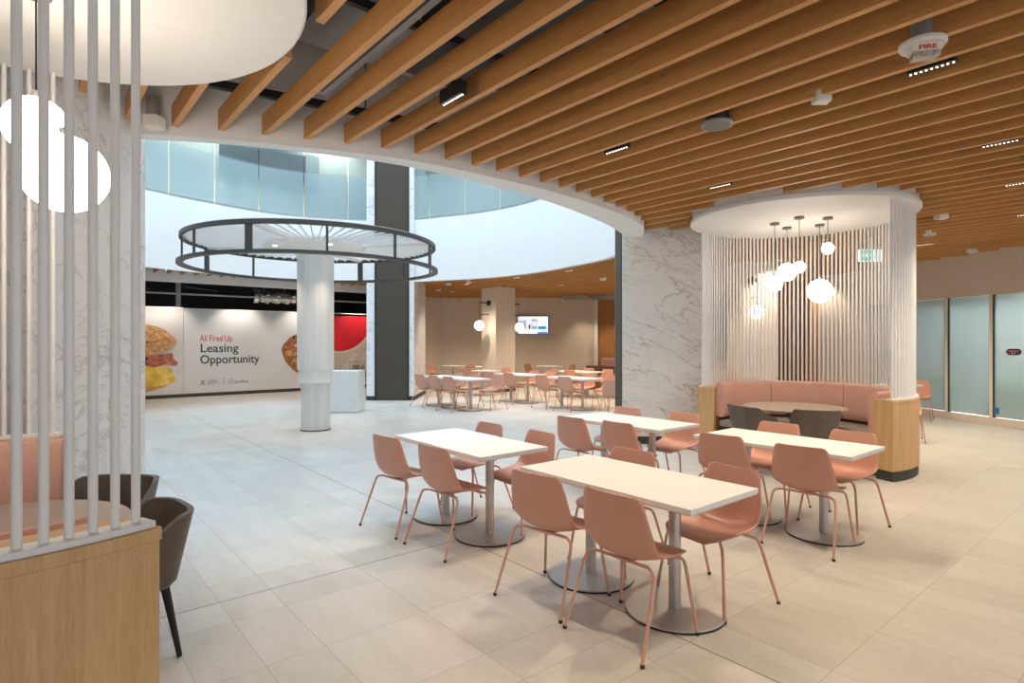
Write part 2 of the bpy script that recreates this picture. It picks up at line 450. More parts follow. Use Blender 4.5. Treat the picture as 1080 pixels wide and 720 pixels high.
# frosted glass panes and mullions
ss = [-5.2, -3.4, -1.6, .02, 1.62, 3.1, 4.55]
SM = [(-3.6), (-1.9), (-.33), (1.02), (1.98 - .05), (3.3)]
def s_at(px):                                    # distance along the partition for a sight line
    t = (px - 540) / 613.0; r0, d0 = wc(14.1, 2.19); r1, d1 = wc(*gd)
    return (t * d0 - r0) / (r1 - t * d1)
mull = [s_at(x) for x in (1125, 1045, 998, 962, 940)]
GE = s_at(912)
mull = [mull[0] - 1.5] + mull + [GE - .05]
for i, s in enumerate(mull):
    a = gp(s - .035); b_ = gp(s + .035)
    fr = struct('trim_%d' % (i + 3), MB().wallseg(b_, a, .06, .16, 2.54), 'offwhite_plastic', label='pale upright mullion of the frosted glass partition')
    c0 = gp(s - .075)
    k = build('mullion_gasket', MB().wallseg(gp(s - .035), c0, .04, .16, 2.54), 'black', fr)
for i in range(len(mull) - 1):
    a = gp(mull[i + 1] - .075); b_ = gp(mull[i] + .035)
    mb = MB(); mb.wallseg(a, b_, .012, .18, 2.53)
    struct('window_%d' % (i + 1), mb, 'frosted_glass', label='frosted glass pane of the right hand partition')
# garden-like blurred room behind the frosted glass
struct('wall_behind_glass', MB().wallseg((gp(8)[0] + 2.2, gp(8)[1] - 1.2), (gp(-8)[0] + 2.2, gp(-8)[1] - 1.2), .1, 0, 4.2), 'white', label='room behind the frosted glass')
for k, (s, h, w) in enumerate([(-1.2, .75, 1.5), (1.0, .6, 1.2), (2.9, .7, 1.0)]):
    p = gp(s); c0 = (p[0] + 1.1, p[1] - .6)
    mb = MB(); 
    for q in range(26):
        a = random.random() * 2 * PI; rr = random.random() * w / 2
        mb.lathe([(1e-4, .25), (.16, .25 + h * .4), (.12, .25 + h * .8), (1e-4, .25 + h)], (c0[0] + rr * math.cos(a) * .4 + gd[0] * rr * math.sin(a), c0[1] + gd[1] * rr * math.sin(a)), 7)
    m_ = MATS.get('leaf') or plain('leaf', (.10, .22, .06), .6, var=.4)
    g = thing('planter', ['green planter blurred behind the frosted pane with the round sign', 'green planter blurred behind the middle frosted pane', 'green planter blurred behind the pane nearest the booth'][k], 'planter', (c0[0], c0[1], 0))
    bx = MB(); bx.wallseg((c0[0] - gd[0] * w / 2, c0[1] - gd[1] * w / 2), (c0[0] + gd[0] * w / 2, c0[1] + gd[1] * w / 2), .4, 0, .3)
    build('planter_box', bx, 'taupe_top', g); build('foliage', mb, 'leaf', g)

# ------------------------------------------------------------------ marble columns
def mcolumn(name, label, r0, r1, d0, d1, ztop, mat='marble', panel=None, base=.12):
    c = cw((r0 + r1) / 2, (d0 + d1) / 2)
    t = thing(name, label, 'column', (c[0], c[1], 0))
    build('marble_cladding', MB().cbox(r0, r1, d0, d1, base, ztop), mat, t, .004)
    build('plinth', MB().cbox(r0 - .004, r1 + .004, d0 - .004, d1 + .004, 0, base), 'charcoal', t)
    if panel: 
        pr0, pr1, pd0, pd1 = panel
        build('dark_panel', MB().cbox(pr0, pr1, pd0, pd1, .02, ztop), 'dark_panel', t)
        if pd1 - pd0 < .1:
            for rr in (pr0, pr1): build('panel_edge', MB().cbox(rr - .02, rr + .02, pd0 - .012, pd1, .02, ztop), 'black', t)
    return t
mcolumn('marble_column', 'tall white marble column with dark centre panel beyond the white ring tree', -4.03, -2.715, 16.1, 18.2, 8.9, 'marble_cool', (-3.78, -2.87, 16.08, 16.105))
mcolumn('marble_column', 'wide veined marble column standing beside the round booth screen', 1.767, 3.04, 9.26, 9.98, 4.2, 'marble', (1.752, 1.772, 9.33, 9.88))
mcolumn('marble_column', 'marble column behind the left foreground booth', -4.35, -3.065, 3.70, 4.86, 4.2, 'marble_cool')
# white lit strips at the arrises of the near column
mcolumn('beige_column', 'square beige column with globe lamps in the dining hall', 0, .01, 30, 30.01, .2) if False else None
cx0, cy0 = 11.5, 14.6
t = thing('beige_column', 'square beige column with globe lamps in the far dining hall', 'column', (cx0 + .4, cy0 + .37, 0))
build('shaft', MB().box(cx0, cx0 + .8, cy0, cy0 + .75, .1, 4.2), 'beige_light', t); build('plinth', MB().box(cx0 - .01, cx0 + .81, cy0 - .01, cy0 + .76, 0, .1), 'charcoal', t)
bc = cw(5.42, 13.2)
t = thing('beige_column', 'pale square column with globe lamp behind the round booth screen', 'column', (bc[0], bc[1], 0))
build('shaft', MB().cbox(5.1, 5.9, 12.9, 13.7, .1, 4.2), 'beige_light', t); build('plinth', MB().cbox(5.09, 5.91, 12.89, 13.71, 0, .1), 'charcoal', t)

def sconce(label, base, tip, zb, zg, r=.155):
    t = thing('globe_lamp', label, 'lamp', (base[0], base[1], zb), 'globe lamps on the dining hall columns' if False else None)
    d = Vector((tip[0] - base[0], tip[1] - base[1], 0)); dn = d.normalized()
    build('wall_plate', MB().tube([(base[0], base[1], zb), (base[0] + dn.x * .04, base[1] + dn.y * .04, zb)], .09, 20), 'black', t)
    build('arm', MB().tube([(base[0], base[1], zb), (tip[0], tip[1], zb)], .018, 8), 'black', t)
    build('lower_arm', MB().tube([(base[0], base[1], zb - .38), (tip[0], tip[1], zb - .38)], .012, 8), 'black', t)
    build('cord', MB().tube([(tip[0], tip[1], zb), (tip[0], tip[1], zg + r)], .006, 6), 'black', t)
    build('globe', MB().sphere((tip[0], tip[1], zg), r), 'globe_wall', t)
    return t
sconce('globe lamp on a black arm on the left face of the far beige column', (11.5, 14.95), (11.1, 14.95), 2.88, 2.14)
sconce('globe lamp on the right face of the far beige column, in front of the screen', (12.3, 14.9), (12.62, 14.75), 2.88, 2.10)
pa = cw(5.1, 13.1); pb = cw(5.22, 12.72)
sconce('globe lamp on a black arm seen through the round booth screen', cw(5.32, 12.9), cw(5.26, 12.5), 2.98, 2.26)

# ------------------------------------------------------------------ slat ceiling
def room_ok(X, Y):
    r, d = wc(X, Y)
    if d > 23.4: return False
    # right partition line
    ux, uy = X - 14.1, Y - 2.19
    if ux * gd[1] - uy * gd[0] > -.05: return False
    if d > 15.45 and r > 8.2: return False
    if X < 9.6 and Y > 17.1: return False
    if X >= 9.6 and Y > 19.4 + (X - 9.8) * .12: return False
    if inpoly((X, Y), SOFF): return False
    if math.hypot(X - BOOTH_L[0], Y - BOOTH_L[1]) < RL + .06: return False
    if math.hypot(X - BOOTH_R[0], Y - BOOTH_R[1]) < RR + .04: return False
    for r0, r1, d0, d1 in ((1.70, 3.3, 9.1, 10.1), (-4.4, -3.02, 3.6, 4.95), (-4.1, -2.7, 16.2, 18.3), (5.05, 5.95, 12.85, 13.75)):
        if r0 < r < r1 and d0 < d < d1: return False
    if cx0 - .04 < X < cx0 + .84 and cy0 - .04 < Y < cy0 + .79: return False
    return True
SLATX = [.607 - .3092 * 12 + .3092 * k for k in range(75)]
def slat_label(X, Y0, Y1):
    ym = (Y0 + Y1) / 2
    if math.hypot(X, ym) < 9 and Y1 < 8.5: return 'long oak-coloured wooden ceiling slat over the near seating', 'wooden ceiling slats over the near seating'
    if X < 9.5 and ym > 12: return 'short wooden ceiling slat under the balcony above the printed hoarding', 'wooden ceiling slats above the hoarding'
    if X >= 9.0 and ym > 8.0: return 'wooden ceiling slat over the far dining hall', 'wooden ceiling slats over the dining hall'
    return 'wooden ceiling slat towards the frosted glass partition', 'wooden ceiling slats towards the glass'
for X in SLATX:
    if X > 19: break
    y0 = -1.4 if X < 3 else max(-1.4, .155 * X - 2.2)
    Y = y0; start = None
    while Y < 24:
        ok = room_ok(X, Y) and room_ok(X - .024, Y) and room_ok(X + .024, Y)
        if X < -1.8 and Y > 6: ok = False
        if ok and start is None: start = Y
        if (not ok) and start is not None:
            if Y - start > .12:
                lb, gr = slat_label(X, start, Y)
                tag(build('ceiling_slat', MB().box(X - .024, X + .024, start, Y - .02, ZS, ZT), 'slat_wood'), lb, 'ceiling slat', gr)
            start = None
        Y += .03
# black carrier rails and rods above the slats
for k, y in enumerate((-.4, .8, 2.0, 3.1)):
    t = thing('carrier_rail', 'black steel carrier rail above the near wooden slats', 'rail', (4, y, ZT), 'black carrier rails above the slats')
    build('channel', MB().box(1.3 if y > 1.5 else -1.2, 11.5 if y < 2 else 6.7, y - .02, y + .02, ZT + .0, ZT + .05), 'black', t)
    for x in (1.4, 2.7, 4.1, 5.6):
        build('hanger_rod', MB().tube([(x, y, ZT + .05), (x, y, 4.2)], .008, 6), 'black', t)
t = thing('carrier_rail', 'black steel carrier rail beside the white fascia', 'rail', (1, 4.6, ZT))
build('channel', MB().bar((-.1, 5.0, ZT + .03), (3.4, 4.35, ZT + .03), .05, .06), 'black', t)
for x, y in ((.55, 4.88), (1.3, 4.74), (2.2, 4.58)): build('hanger_rod', MB().tube([(x, y, ZT + .05), (x, y, 4.2)], .008, 6), 'fixture_grey', t)
# plenum services
tag(build('air_duct', MB().box(.7, 1.9, -.5, 2.7, 3.75, 4.1), 'duct_dark', bevel=.01), 'black air duct above the slats near the canopy disc', 'duct')
tag(build('air_duct', MB().box(2.25, 2.75, .5, 4.0, 3.72, 4.12), 'duct_dark', bevel=.01), 'long black air duct running above the first full slats', 'duct')
tag(build('air_duct', MB().box(3.3, 6.0, 3.1, 3.9, 3.68, 4.1), 'duct', bevel=.01), 'grey sheet metal duct above the slats near the fascia', 'duct')
tag(build('air_duct', MB().box(1.55, 3.2, 3.75, 4.5, 3.95, 4.19), 'duct', bevel=.01), 'grey duct beside the curved white fascia', 'duct')
tag(build('concrete_beam', MB().box(-1, 1.5, 4.1, 4.6, 3.85, 4.2), 'duct', bevel=.01), 'pale grey beam above the slat ends by the canopy disc', 'beam')
tag(build('air_duct', MB().box(4.6, 9.0, .8, 1.5, 3.7, 4.1), 'duct_dark', bevel=.01), 'black air duct above the slats by the fire alarm', 'duct')
# linear diffuser between two slats
xd = (SLATX[16] + SLATX[15]) / 2
t = thing('air_diffuser', 'long white slot diffuser lying between two wooden slats', 'air diffuser', (xd, 3.45, 3.52))
build('frame', MB().box(xd - .075, xd + .075, 2.65, 4.35, 3.52, 3.60), 'duct', t, .003); build('slot', MB().box(xd - .018, xd + .018, 2.72, 4.28, 3.512, 3.525), 'black', t)
# linear spot fixtures between slats
def linear_spot(X, Y, label, drop=0.0, L=.26, lamps=5, group=None, lit=True):
    lamps = lamps + 4
    k = min(range(len(SLATX) - 1), key=lambda i: abs((SLATX[i] + SLATX[i + 1]) / 2 - X)); X = (SLATX[k] + SLATX[k + 1]) / 2
    z0 = ZS + .015 - drop
    t = thing('linear_spotlight', label, 'spotlight', (X, Y, z0), group)
    build('housing', MB().box(X - .03, X + .03, Y - L / 2, Y + L / 2, z0 + .004, z0 + .10), 'black', t, .002)
    build('stem', MB().box(X - .008, X + .008, Y - .02, Y + .02, z0 + .10, z0 + .3), 'black', t)
    for q in range(lamps):
        yy = Y - L / 2 + L * (q + .5) / lamps
        build('lamp', MB().disc((X, yy), .0065, z0 - .001, z0 + .005, 8, .001), 'lamp_dot', t)
    return X, Y, z0
FIX = []
names = [((2.33, 3.42), 'hanging black linear spotlight nearest the curved fascia', .05), ((4.2, 3.49), 'black linear spotlight between slats above the back table', 0), ((6.13, 3.545), 'black linear spotlight between slats left of the booth canopy', 0),
         ((4.59, 1.145), 'black linear spotlight between slats by the fire alarm', 0), ((6.55, 1.19), 'black linear spotlight between slats at the right, second from the fire alarm', 0), ((8.45, 1.35), 'black linear spotlight between slats at the right edge, third from the fire alarm', 0)]
for (p, lb, dr) in names: FIX.append(linear_spot(p[0], p[1], lb, dr))
for i, (x, y) in enumerate([(2.3, 1.1), (10.6, 1.6), (10.9, 4.4), (12.6, 3.3), (12.5, 6.0), (11.3, 8.0)]):
    FIX.append(linear_spot(x, y, 'small black linear spotlight between slats towards the glass partition' if i else 'black linear spotlight above the near table', 0, lamps=4, group='small spotlights towards the partition' if i else None))
FIX.insert(7, linear_spot(.9, .15, 'added black linear spotlight, out of view above the left foreground', 0, lamps=4))  # extra unseen fixture, added to throw warm light on the booth base
for i, (x, y) in enumerate([(10.3, 10.2), (10.4, 12.2), (10.2, 14.6), (12.8, 10.6), (12.9, 13.0), (13.5, 16.0), (15.4, 12.5), (11.6, 17.2)]):
    FIX.append(linear_spot(x, y, 'small black linear spotlight in the far dining hall slat ceiling', 0, lamps=3, group='small spotlights in the far dining hall'))
for i, (x, y) in enumerate([(2.5, 16.4), (4.6, 16.7), (7.0, 16.7), (8.9, 16.2)]):  # invented spots, put in to brighten the slats and white bulkhead
    FIX.append(linear_spot(x, y, 'small black linear spotlight added under the balcony to brighten the slats', 0, lamps=3, group='added spotlights before the hoarding'))
# detectors, speaker, strobe
def disc_device(name, label, cat, X, Y, parts, z):
    t = thing(name, label, cat, (X, Y, z)); 
    for nm, prof, mt in parts: build(nm, MB().lathe([(r, z + h) for r, h in prof], (X, Y), 28), mt, t)
    return t
disc_device('ceiling_speaker', 'round grey ceiling speaker set between the slats', 'speaker', 4.256, 2.534, [('grille', [(.105, 0), (.105, .02), (.09, .03)], 'fixture_grey'), ('trim_ring', [(.125, .004), (.125, .025), (.1, .03)], 'duct'), ('back_box', [(.09, .03), (.09, .15)], 'duct_dark')], ZS - .01)
t = disc_device('fire_alarm', 'round white fire alarm with clear strobe lens between the slats', 'fire alarm', 4.006, 1.07, [('base_plate', [(.11, 0), (.12, .012), (.12, .03), (.10, .035)], 'offwhite_plastic'), ('mounting_box', [(.06, .035), (.06, .20)], 'duct')], ZS - .03)
fx, fy = 4.006, 1.07
ca = math.atan2(-S_, C_)                           # heading of the view's right hand
def rot2(p, c, a): return (c[0] + p[0] * math.cos(a) - p[1] * math.sin(a), c[1] + p[0] * math.sin(a) + p[1] * math.cos(a))
a_ = ca - .25
build('strobe_lens', MB().prism([rot2(p, (fx, fy), a_) for p in ((-.072, -.062), (.072, -.062), (.06, .02), (-.06, .02))], ZS - .105, ZS - .070), 'clear_plastic', t, .008)
build('label_plate', MB().prism([rot2(p, (fx, fy), a_) for p in ((-.078, -.066), (.078, -.066), (.07, .03), (-.07, .03))], ZS - .070, ZS - .028), 'offwhite_plastic', t, .003)
q = rot2((-.045, -.0668), (fx, fy), a_)
word('lettering', 'FIRE', 'red_text', t, (q[0], q[1], ZS - .062), (PI / 2, 0, a_), .034, .09, .0008)
bpy.context.view_layer.update()
def wedge_device(X, Y, label, s=1.0, z=None):
    z = ZS - .04 if z is None else z
    t = thing('motion_sensor', label, 'sensor', (X, Y, z)); a = ca
    build('housing', MB().prism([rot2((x * s, y * s), (X, Y), a) for x, y in ((-.05, -.045), (.05, -.045), (.058, .05), (-.058, .05))], z, z + .085 * s), 'offwhite_plastic', t, .01 * s)
    build('mounting_plate', MB().prism([rot2((x * s, y * s), (X, Y), a) for x, y in ((-.03, -.03), (.03, -.03), (.03, .03), (-.03, .03))], z + .085 * s, z + .25), 'duct', t)
wedge_device(4.344, 1.764, 'white wedge shaped sensor between slats beside the fire alarm')
wedge_device(9.77, 2.385, 'white sensor under the slats just right of the booth canopy', 1.25)
wedge_device(11.145, 2.873, 'white sensor under the slats behind the booth canopy', 1.25)
wedge_device(13.9, 2.9, 'white sensor under the slats near the frosted glass wall', 1.3)
wedge_device(.757, 5.30, 'white box sensor hanging beside the left canopy disc', 1.2, 3.30)
wedge_device(9.756, 14.7, 'white sensor under the dining hall slats near the dark column', 1.5)
wedge_device(9.869, 13.8, 'white sensor under the dining hall slats, second from the dark column', 1.5)
wedge_device(10.6, 16.6, 'small white sensor deep in the dining hall beside the dark column', 1.4)
wedge_device(12.3, 10.8, 'white sensor under the dining hall slats near the veined marble column', 1.5)
t = disc_device('sprinkler_head', 'round white sprinkler above the slats at the top edge', 'sprinkler', 2.263, 2.203, [('rose', [(.03, 0), (.05, .02), (.045, .05), (.02, .06)], 'offwhite_plastic'), ('pipe', [(.012, .06), (.012, .64)], 'duct')], 3.56)
# black speaker bracket beside booth canopy
t = thing('access_hatch', 'black bracket and small wooden box hanging right of the booth canopy', 'bracket', (9.55, 2.9, 3.1))
build('bracket', MB().box(9.45, 9.65, 2.8, 3.0, 3.25, 3.5), 'black', t); build('wooden_box', MB().box(9.55, 9.85, 2.75, 2.9, 3.08, 3.26), 'slat_wood', t)

# fascia and dark ceiling void above the hoarding
struct('trim_20', MB().box(-8, 9.4, 17.12, 17.25, 3.17, 4.2), 'white', label='white bulkhead closing the slats above the hoarding')
for i in range(5):
    x = 1.5 + i * 1.7
    tag(build('void_pipe', MB().tube([(x, 17.35, 3.05 + .03 * i), (x + 1.0, 18.3, 3.05 + .03 * i)], .02, 8), 'duct_dark'), 'thin dark pipe in the unlit ceiling void above the hoarding', 'pipe', 'pipes above the hoarding')
tag(build('void_pipe', MB().tube([(1.4, 17.8, 2.92), (9.2, 17.8, 2.92)], .025, 8), 'duct'), 'long grey pipe crossing the dark void above the hoarding', 'pipe')
mb = MB()
prof = []
for k in range(13): prof.append((.16 + .03 * math.sin(k * 2.1), k / 12))
N = 20
vs = []; 
for k, (r, tt) in enumerate(prof):
    for i in range(N):
        a = 2 * PI * i / N; rr = r * (1 + .12 * math.sin(i * 3 + k * 1.7)); vs.append((5.1 + 1.2 * tt, 18.0 + rr * math.cos(a), 2.95 + rr * math.sin(a)))
mb.add(vs, [(k * N + i, k * N + (i + 1) % N, (k + 1) * N + (i + 1) % N, (k + 1) * N + i) for k in range(12) for i in range(N)], True)
mb.add(vs[:N], [tuple(range(N))]); mb.add(vs[-N:], [tuple(range(N))[::-1]])
for x_ in (5.4, 6.0): mb.tube([(x_, 18.0, 3.05), (x_, 18.0, 4.2)], .01, 6)
tag(build('flexible_duct', mb, 'foil'), 'crumpled silver foil duct in the dark void above the hoarding', 'duct')
for k, x in enumerate((2.0, 3.35)):
    tag(build('steel_stud', MB().box(x, x + .12, 19.4, 19.55, 0, 4.2), 'duct' if k else 'duct_dark'), ['dark upright post in the void at the left end of the hoarding', 'grey upright post in the void above the joint of the sandwich print'][k], 'post')

# ------------------------------------------------------------------ printed hoarding
H0 = 2.58
hd = thing('printed_hoarding', 'long white printed hoarding reading Leasing Opportunity with a breakfast sandwich photo', 'hoarding', (5.5, 19.3, 0))
build('sandwich_print', MB().box(-3, 3.50, 19.2, 19.3, .1, 2.60), 'print_left', hd); build('text_print', MB().box(3.505, 7.75, 19.2, 19.3, .1, H0), 'print_white', hd)
build('menu_print', MB().box(7.755, 9.75, 19.2, 19.3, .1, 2.52), 'print_tan', hd); build('skirting', MB().box(-3, 9.75, 19.19, 19.3, 0, .1), 'charcoal', hd)
build('top_trim', MB().box(-3, 3.5, 19.18, 19.3, 2.60, 2.63), 'white', hd); build('top_trim', MB().box(3.5, 9.75, 19.18, 19.3, 2.585, 2.61), 'white', hd)
def vpoly(pts, y, th=.006):                       # flat printed shape on the hoarding
    mb = MB(); n = len(pts); vs = [(x, y - th, z) for x, z in pts] + [(x, y, z) for x, z in pts]
    fs = [tuple(range(n)), tuple(range(n, 2 * n))[::-1]] + [(i, (i + 1) % n, n + (i + 1) % n, n + i) for i in range(n)]
    mb.add(vs, fs); return mb
def blob(cx, cz, rx, rz, n=36, w=.04, a0=0, a1=2 * PI, seed=1, clip=None):
    rnd = random.Random(seed); ph = [rnd.random() * 6 for _ in range(4)]
    P = []
    for i in range(n):
        a = a0 + (a1 - a0) * i / n; k = 1 + w * (math.sin(3 * a + ph[0]) + .7 * math.sin(5 * a + ph[1]) + .5 * math.sin(9 * a + ph[2]))
        P.append((cx + rx * k * math.cos(a), cz + rz * k * math.sin(a)))
    return P
build('plate_picture', vpoly([(x, min(z, 2.6)) for x, z in blob(3.05, 2.62, .62, .22, w=0)  if x < 3.5], 19.2, .002), 'plate', hd)
build('lower_bun_picture', vpoly(blob(2.45, .42, .62, .22, w=.03, seed=3), 19.2, .003), 'bun', hd)
build('egg_picture', vpoly(blob(2.55, .66, .76, .34, w=.06, seed=5), 19.197, .004), 'egg', hd)
for k, (x, z, r) in enumerate([(2.62, .86, .14), (2.95, .83, .16), (2.8, .56, .15), (3.1, .66, .12), (2.6, .45, .12), (3.0, .48, .12), (2.45, .7, .12)]):
    build('egg_fold', vpoly(blob(x, z, r, r * .8, 20, .08, seed=k), 19.192, .003), 'egg_light' if k % 2 else 'egg', hd)
build('bacon_picture', vpoly([(1.8, 1.02), (2.2, .93), (2.55, .96), (2.8, .90), (3.05, .98), (3.32, .93), (3.36, 1.02), (3.25, 1.12), (3.22, 1.3), (3.0, 1.26), (2.6, 1.32), (1.8, 1.28)], 19.188, .003), 'bacon', hd)
build('bacon_shadow', vpoly([(1.8, 1.08), (2.5, 1.06), (2.62, 1.12), (2.55, 1.22), (1.8, 1.24)], 19.184, .003), 'black', hd)
build('upper_bun_picture', vpoly(blob(2.45, 1.66, .83, .44, w=.035, seed=9), 19.182, .004), 'bun', hd)
build('bun_crease', vpoly([(1.8, 1.50), (2.4, 1.62), (2.7, 1.56), (3.0, 1.70), (3.2, 1.64), (3.05, 1.74), (2.7, 1.62), (2.4, 1.68), (1.8, 1.57)], 19.176, .002), 'bun_dark', hd)
build('bowl_picture', vpoly(blob(7.08, 1.27, .74, .68, 48, .03, seed=2), 19.2, .003), 'bun_dark', hd)
rnd = random.Random(8)
for k in range(46):
    a = rnd.random() * 6.28; rr = .62 * math.sqrt(rnd.random()); x = 7.08 + rr * math.cos(a) * 1.05; z = 1.27 + rr * math.sin(a); s = .05 + .06 * rnd.random()
    build('food_piece', vpoly(blob(x, z, s, s * .8, 10, .1, seed=k), 19.194 - .0001 * k, .002), ['red_ink', 'bun', 'plate', 'bacon', 'bun', 'egg_light'][k % 6] if rr < .45 else ['bun', 'bun_dark', 'bacon', 'black'][k % 4], hd)
rx = 8.25; rz = 2.52; RRD = 1.22
pts = [(rx + RRD * math.cos(PI + PI * i / 40), rz + RRD * math.sin(PI + PI * i / 40)) for i in range(41)]
build('red_circle', vpoly([(max(x, 7.2), z) for x, z in pts], 19.2, .004), 'red_ink', hd)
pts2 = [(rx + 1.3 * math.cos(PI + PI * i / 40), rz + 1.3 * math.sin(PI + PI * i / 40)) for i in range(41)]
build('circle_border', vpoly([(max(x, 7.2), z) for x, z in pts2], 19.2, .002), 'print_tan_light', hd)
build('pale_stripe', vpoly([(8.05, .3), (8.75, 1.25), (8.95, 1.2), (8.4, .3)], 19.2, .002), 'print_tan_light', hd)
build('pale_stripe', vpoly([(9.0, .9), (9.35, 1.5), (9.7, 1.9), (9.7, 1.2), (9.35, .7)], 19.2, .002), 'print_tan_light', hd)
R90 = (PI / 2, 0, 0)
word('red_lettering', 'All Fired Up.', 'red_text', hd, (3.93, 19.197, 1.640), R90, .27, .93, .001)
word('dark_lettering', 'Leasing', 'dark_text', hd, (3.93, 19.197, 1.315), R90, .36, 1.05, .004)
word('dark_lettering', 'Opportunity', 'dark_text', hd, (3.93, 19.197, .975), R90, .36, 1.68, .004)
word('small_logo', 'X', 'grey_text', hd, (3.95, 19.197, .345), R90, .18, .14, .008)
for k, s in enumerate(('QUADREAL', 'PROPERTY', 'GROUP')): word('small_lettering', s, 'grey_text', hd, (4.14, 19.197, .445 - .055 * k), R90, .055, (.26, .3, .18)[k])
build('divider_line', MB().box(4.58, 4.59, 19.195, 19.2, .30, .52), 'grey_text', hd)
ringp = MB().tube([(4.79 + .06 * math.cos(2 * PI * i / 6), 19.195, .42 + .06 * math.sin(2 * PI * i / 6)) for i in range(6)], .008, 5, True)
build('hexagon_logo', ringp, 'grey_text', hd)
word('small_lettering', 'QuadReal', 'grey_text', hd, (4.88, 19.197, .36), R90, .11, .40, .002)
word('menu_lettering', '380 d', 'dark_text', hd, (8.72, 19.197, .66), R90, .22, .42, .003)
fr = MB()
for a, b_ in (((8.62, .60), (9.18, .60)), ((9.18, .60), (9.18, .92)), ((9.18, .92), (8.62, .92)), ((8.62, .92), (8.62, .60))): fr.bar((a[0], 19.197, a[1]), (b_[0], 19.197, b_[1]), .006, .012)
build('text_frame', fr, 'dark_text', hd)
for k in range(3): build('menu_line', MB().box(8.7, 9.4, 19.195, 19.2, .50 - .13 * k, .53 - .13 * k), 'red_text' if k == 2 else 'dark_text', hd)

# ------------------------------------------------------------------ balcony glass + far windows
GN = 30
def gpt(i, off=.05):
    deg = -180 + 360 * i / GN; r = arad(deg) + off
    return (AC[0] + r * math.cos(math.radians(deg)), AC[1] + r * math.sin(math.radians(deg)))
for i in range(GN):
    a0 = -180 + 360 * i / GN + .12; a1 = -180 + 360 * (i + 1) / GN - .12
    if -165 < a0 < -50: continue
    A = [a0 + (a1 - a0) * k / 5 for k in range(6)]
    inn = [(AC[0] + (arad(a) + .05) * math.cos(math.radians(a)), AC[1] + (arad(a) + .05) * math.sin(math.radians(a))) for a in A]
    outp = [(AC[0] + (arad(a) + .062) * math.cos(math.radians(a)), AC[1] + (arad(a) + .062) * math.sin(math.radians(a))) for a in A]
    w = struct('window_%d' % (i + 20), MB().strip(inn, outp, 5.06, 8.4), 'balcony_glass', label='curved glass balcony screen pane with frosted lower part')
    build('window_shoe', MB().strip(inn, outp, 5.02, 5.07), 'steel', w)
ut = thing('upper_window', 'dark three-pane window of the upper floor seen through the balcony glass', 'window', (6.0, 18.9, 6.4))
def onup(deg, z0, z1, w, mat, nm, par, off=3.0):
    a = math.radians(deg); r = arad(deg) + off; c = (AC[0] + r * math.cos(a), AC[1] + r * math.sin(a)); tx, ty = -math.sin(a), math.cos(a)
    mb = MB().wallseg((c[0] - tx * w / 2, c[1] - ty * w / 2), (c[0] + tx * w / 2, c[1] + ty * w / 2), .03, z0, z1); return build(nm, mb, mat, par)
onup(79.2, 6.65, 7.65, 3.3, 'duct', 'window_frame', ut, 3.0)
for k, (dg, w) in enumerate(((85.6, .7), (79.0, 1.35), (73.2, .7))): onup(dg, 6.72, 7.58, w, 'charcoal', 'pane', ut, 2.95)

# ------------------------------------------------------------------ the white ring tree
tx, ty = AC; DL = []
tr = thing('ring_column', 'white fluted column with flared disc under a dark double steel ring', 'column', (tx, ty, 0))
build('lower_shaft', MB().lathe([(.262, .02), (.262, .88)], (tx, ty), 48), 'fluted', tr)
build('base_ring', MB().lathe([(.272, 0), (.272, .02)], (tx, ty), 48), 'dark_wood', tr)
build('collar', MB().lathe([(.27, .87), (.302, .885), (.302, 1.12), (.28, 1.13)], (tx, ty), 48), 'white', tr)
build('upper_shaft', MB().lathe([(.325, 1.12), (.325, 3.22)], (tx, ty), 64), 'fluted', tr)
build('flared_disc', MB().lathe([(.33, 3.2), (.40, 3.26), (.62, 3.32), (.86, 3.35), (.90, 3.37), (.90, 3.44), (.3, 3.47)], (tx, ty), 72), 'white', tr)
def ring(mb, r, z, w, h, n=96):
    A = [2 * PI * i / n for i in range(n)]
    mb.strip([(tx + (r - w / 2) * math.cos(a), ty + (r - w / 2) * math.sin(a)) for a in A], [(tx + (r + w / 2) * math.cos(a), ty + (r + w / 2) * math.sin(a)) for a in A], z - h / 2, z + h / 2, True)
    return mb
build('upper_ring', ring(MB(), 2.18, 3.41, .05, .07), 'dark_metal', tr); build('lower_ring', ring(MB(), 2.20, 2.965, .10, .05), 'dark_metal', tr)
build('white_rim', ring(MB(), 2.13, 3.45, .06, .03), 'white', tr)
for k in range(72):
    a = 2 * PI * k / 72 + .03
    build('radial_rod', MB().bar((tx + .86 * math.cos(a), ty + .86 * math.sin(a), 3.40), (tx + 2.15 * math.cos(a), ty + 2.15 * math.sin(a), 3.42), .02, .03), 'white', tr)
for k in range(12):
    a = ca + math.radians(-97 + 30 * k); thick = k % 3 == 0
    u = (math.cos(a), math.sin(a)); c0 = (tx + 2.185 * u[0], ty + 2.185 * u[1]); w = .055 if thick else .018
    mb = MB().wallseg((c0[0] + u[1] * w, c0[1] - u[0] * w), (c0[0] - u[1] * w, c0[1] + u[0] * w), .03, 2.98, 3.40)
    build('ring_post', mb, 'dark_metal', tr)
    if thick: build('radial_arm', MB().tube([(tx + .6 * u[0], ty + .6 * u[1], 3.37), (tx + 2.14 * u[0], ty + 2.14 * u[1], 3.42)], .045, 10), 'white', tr)
for k in range(4):
    a = ca + math.radians(-52 + 90 * k); p = (tx + .72 * math.cos(a), ty + .72 * math.sin(a))
    build('disc_downlight', MB().disc(p, .04, 3.325, 3.345, 16), 'lamp_dot', tr)
    DL.append((p[0], p[1], 3.31))
mr0, mr1 = -4.62, -3.515
c0 = cw((mr0 + mr1) / 2, 13.5)
mbk = thing('marble_block', 'low white marble block standing behind the fluted column', 'block', (c0[0], c0[1], 0))
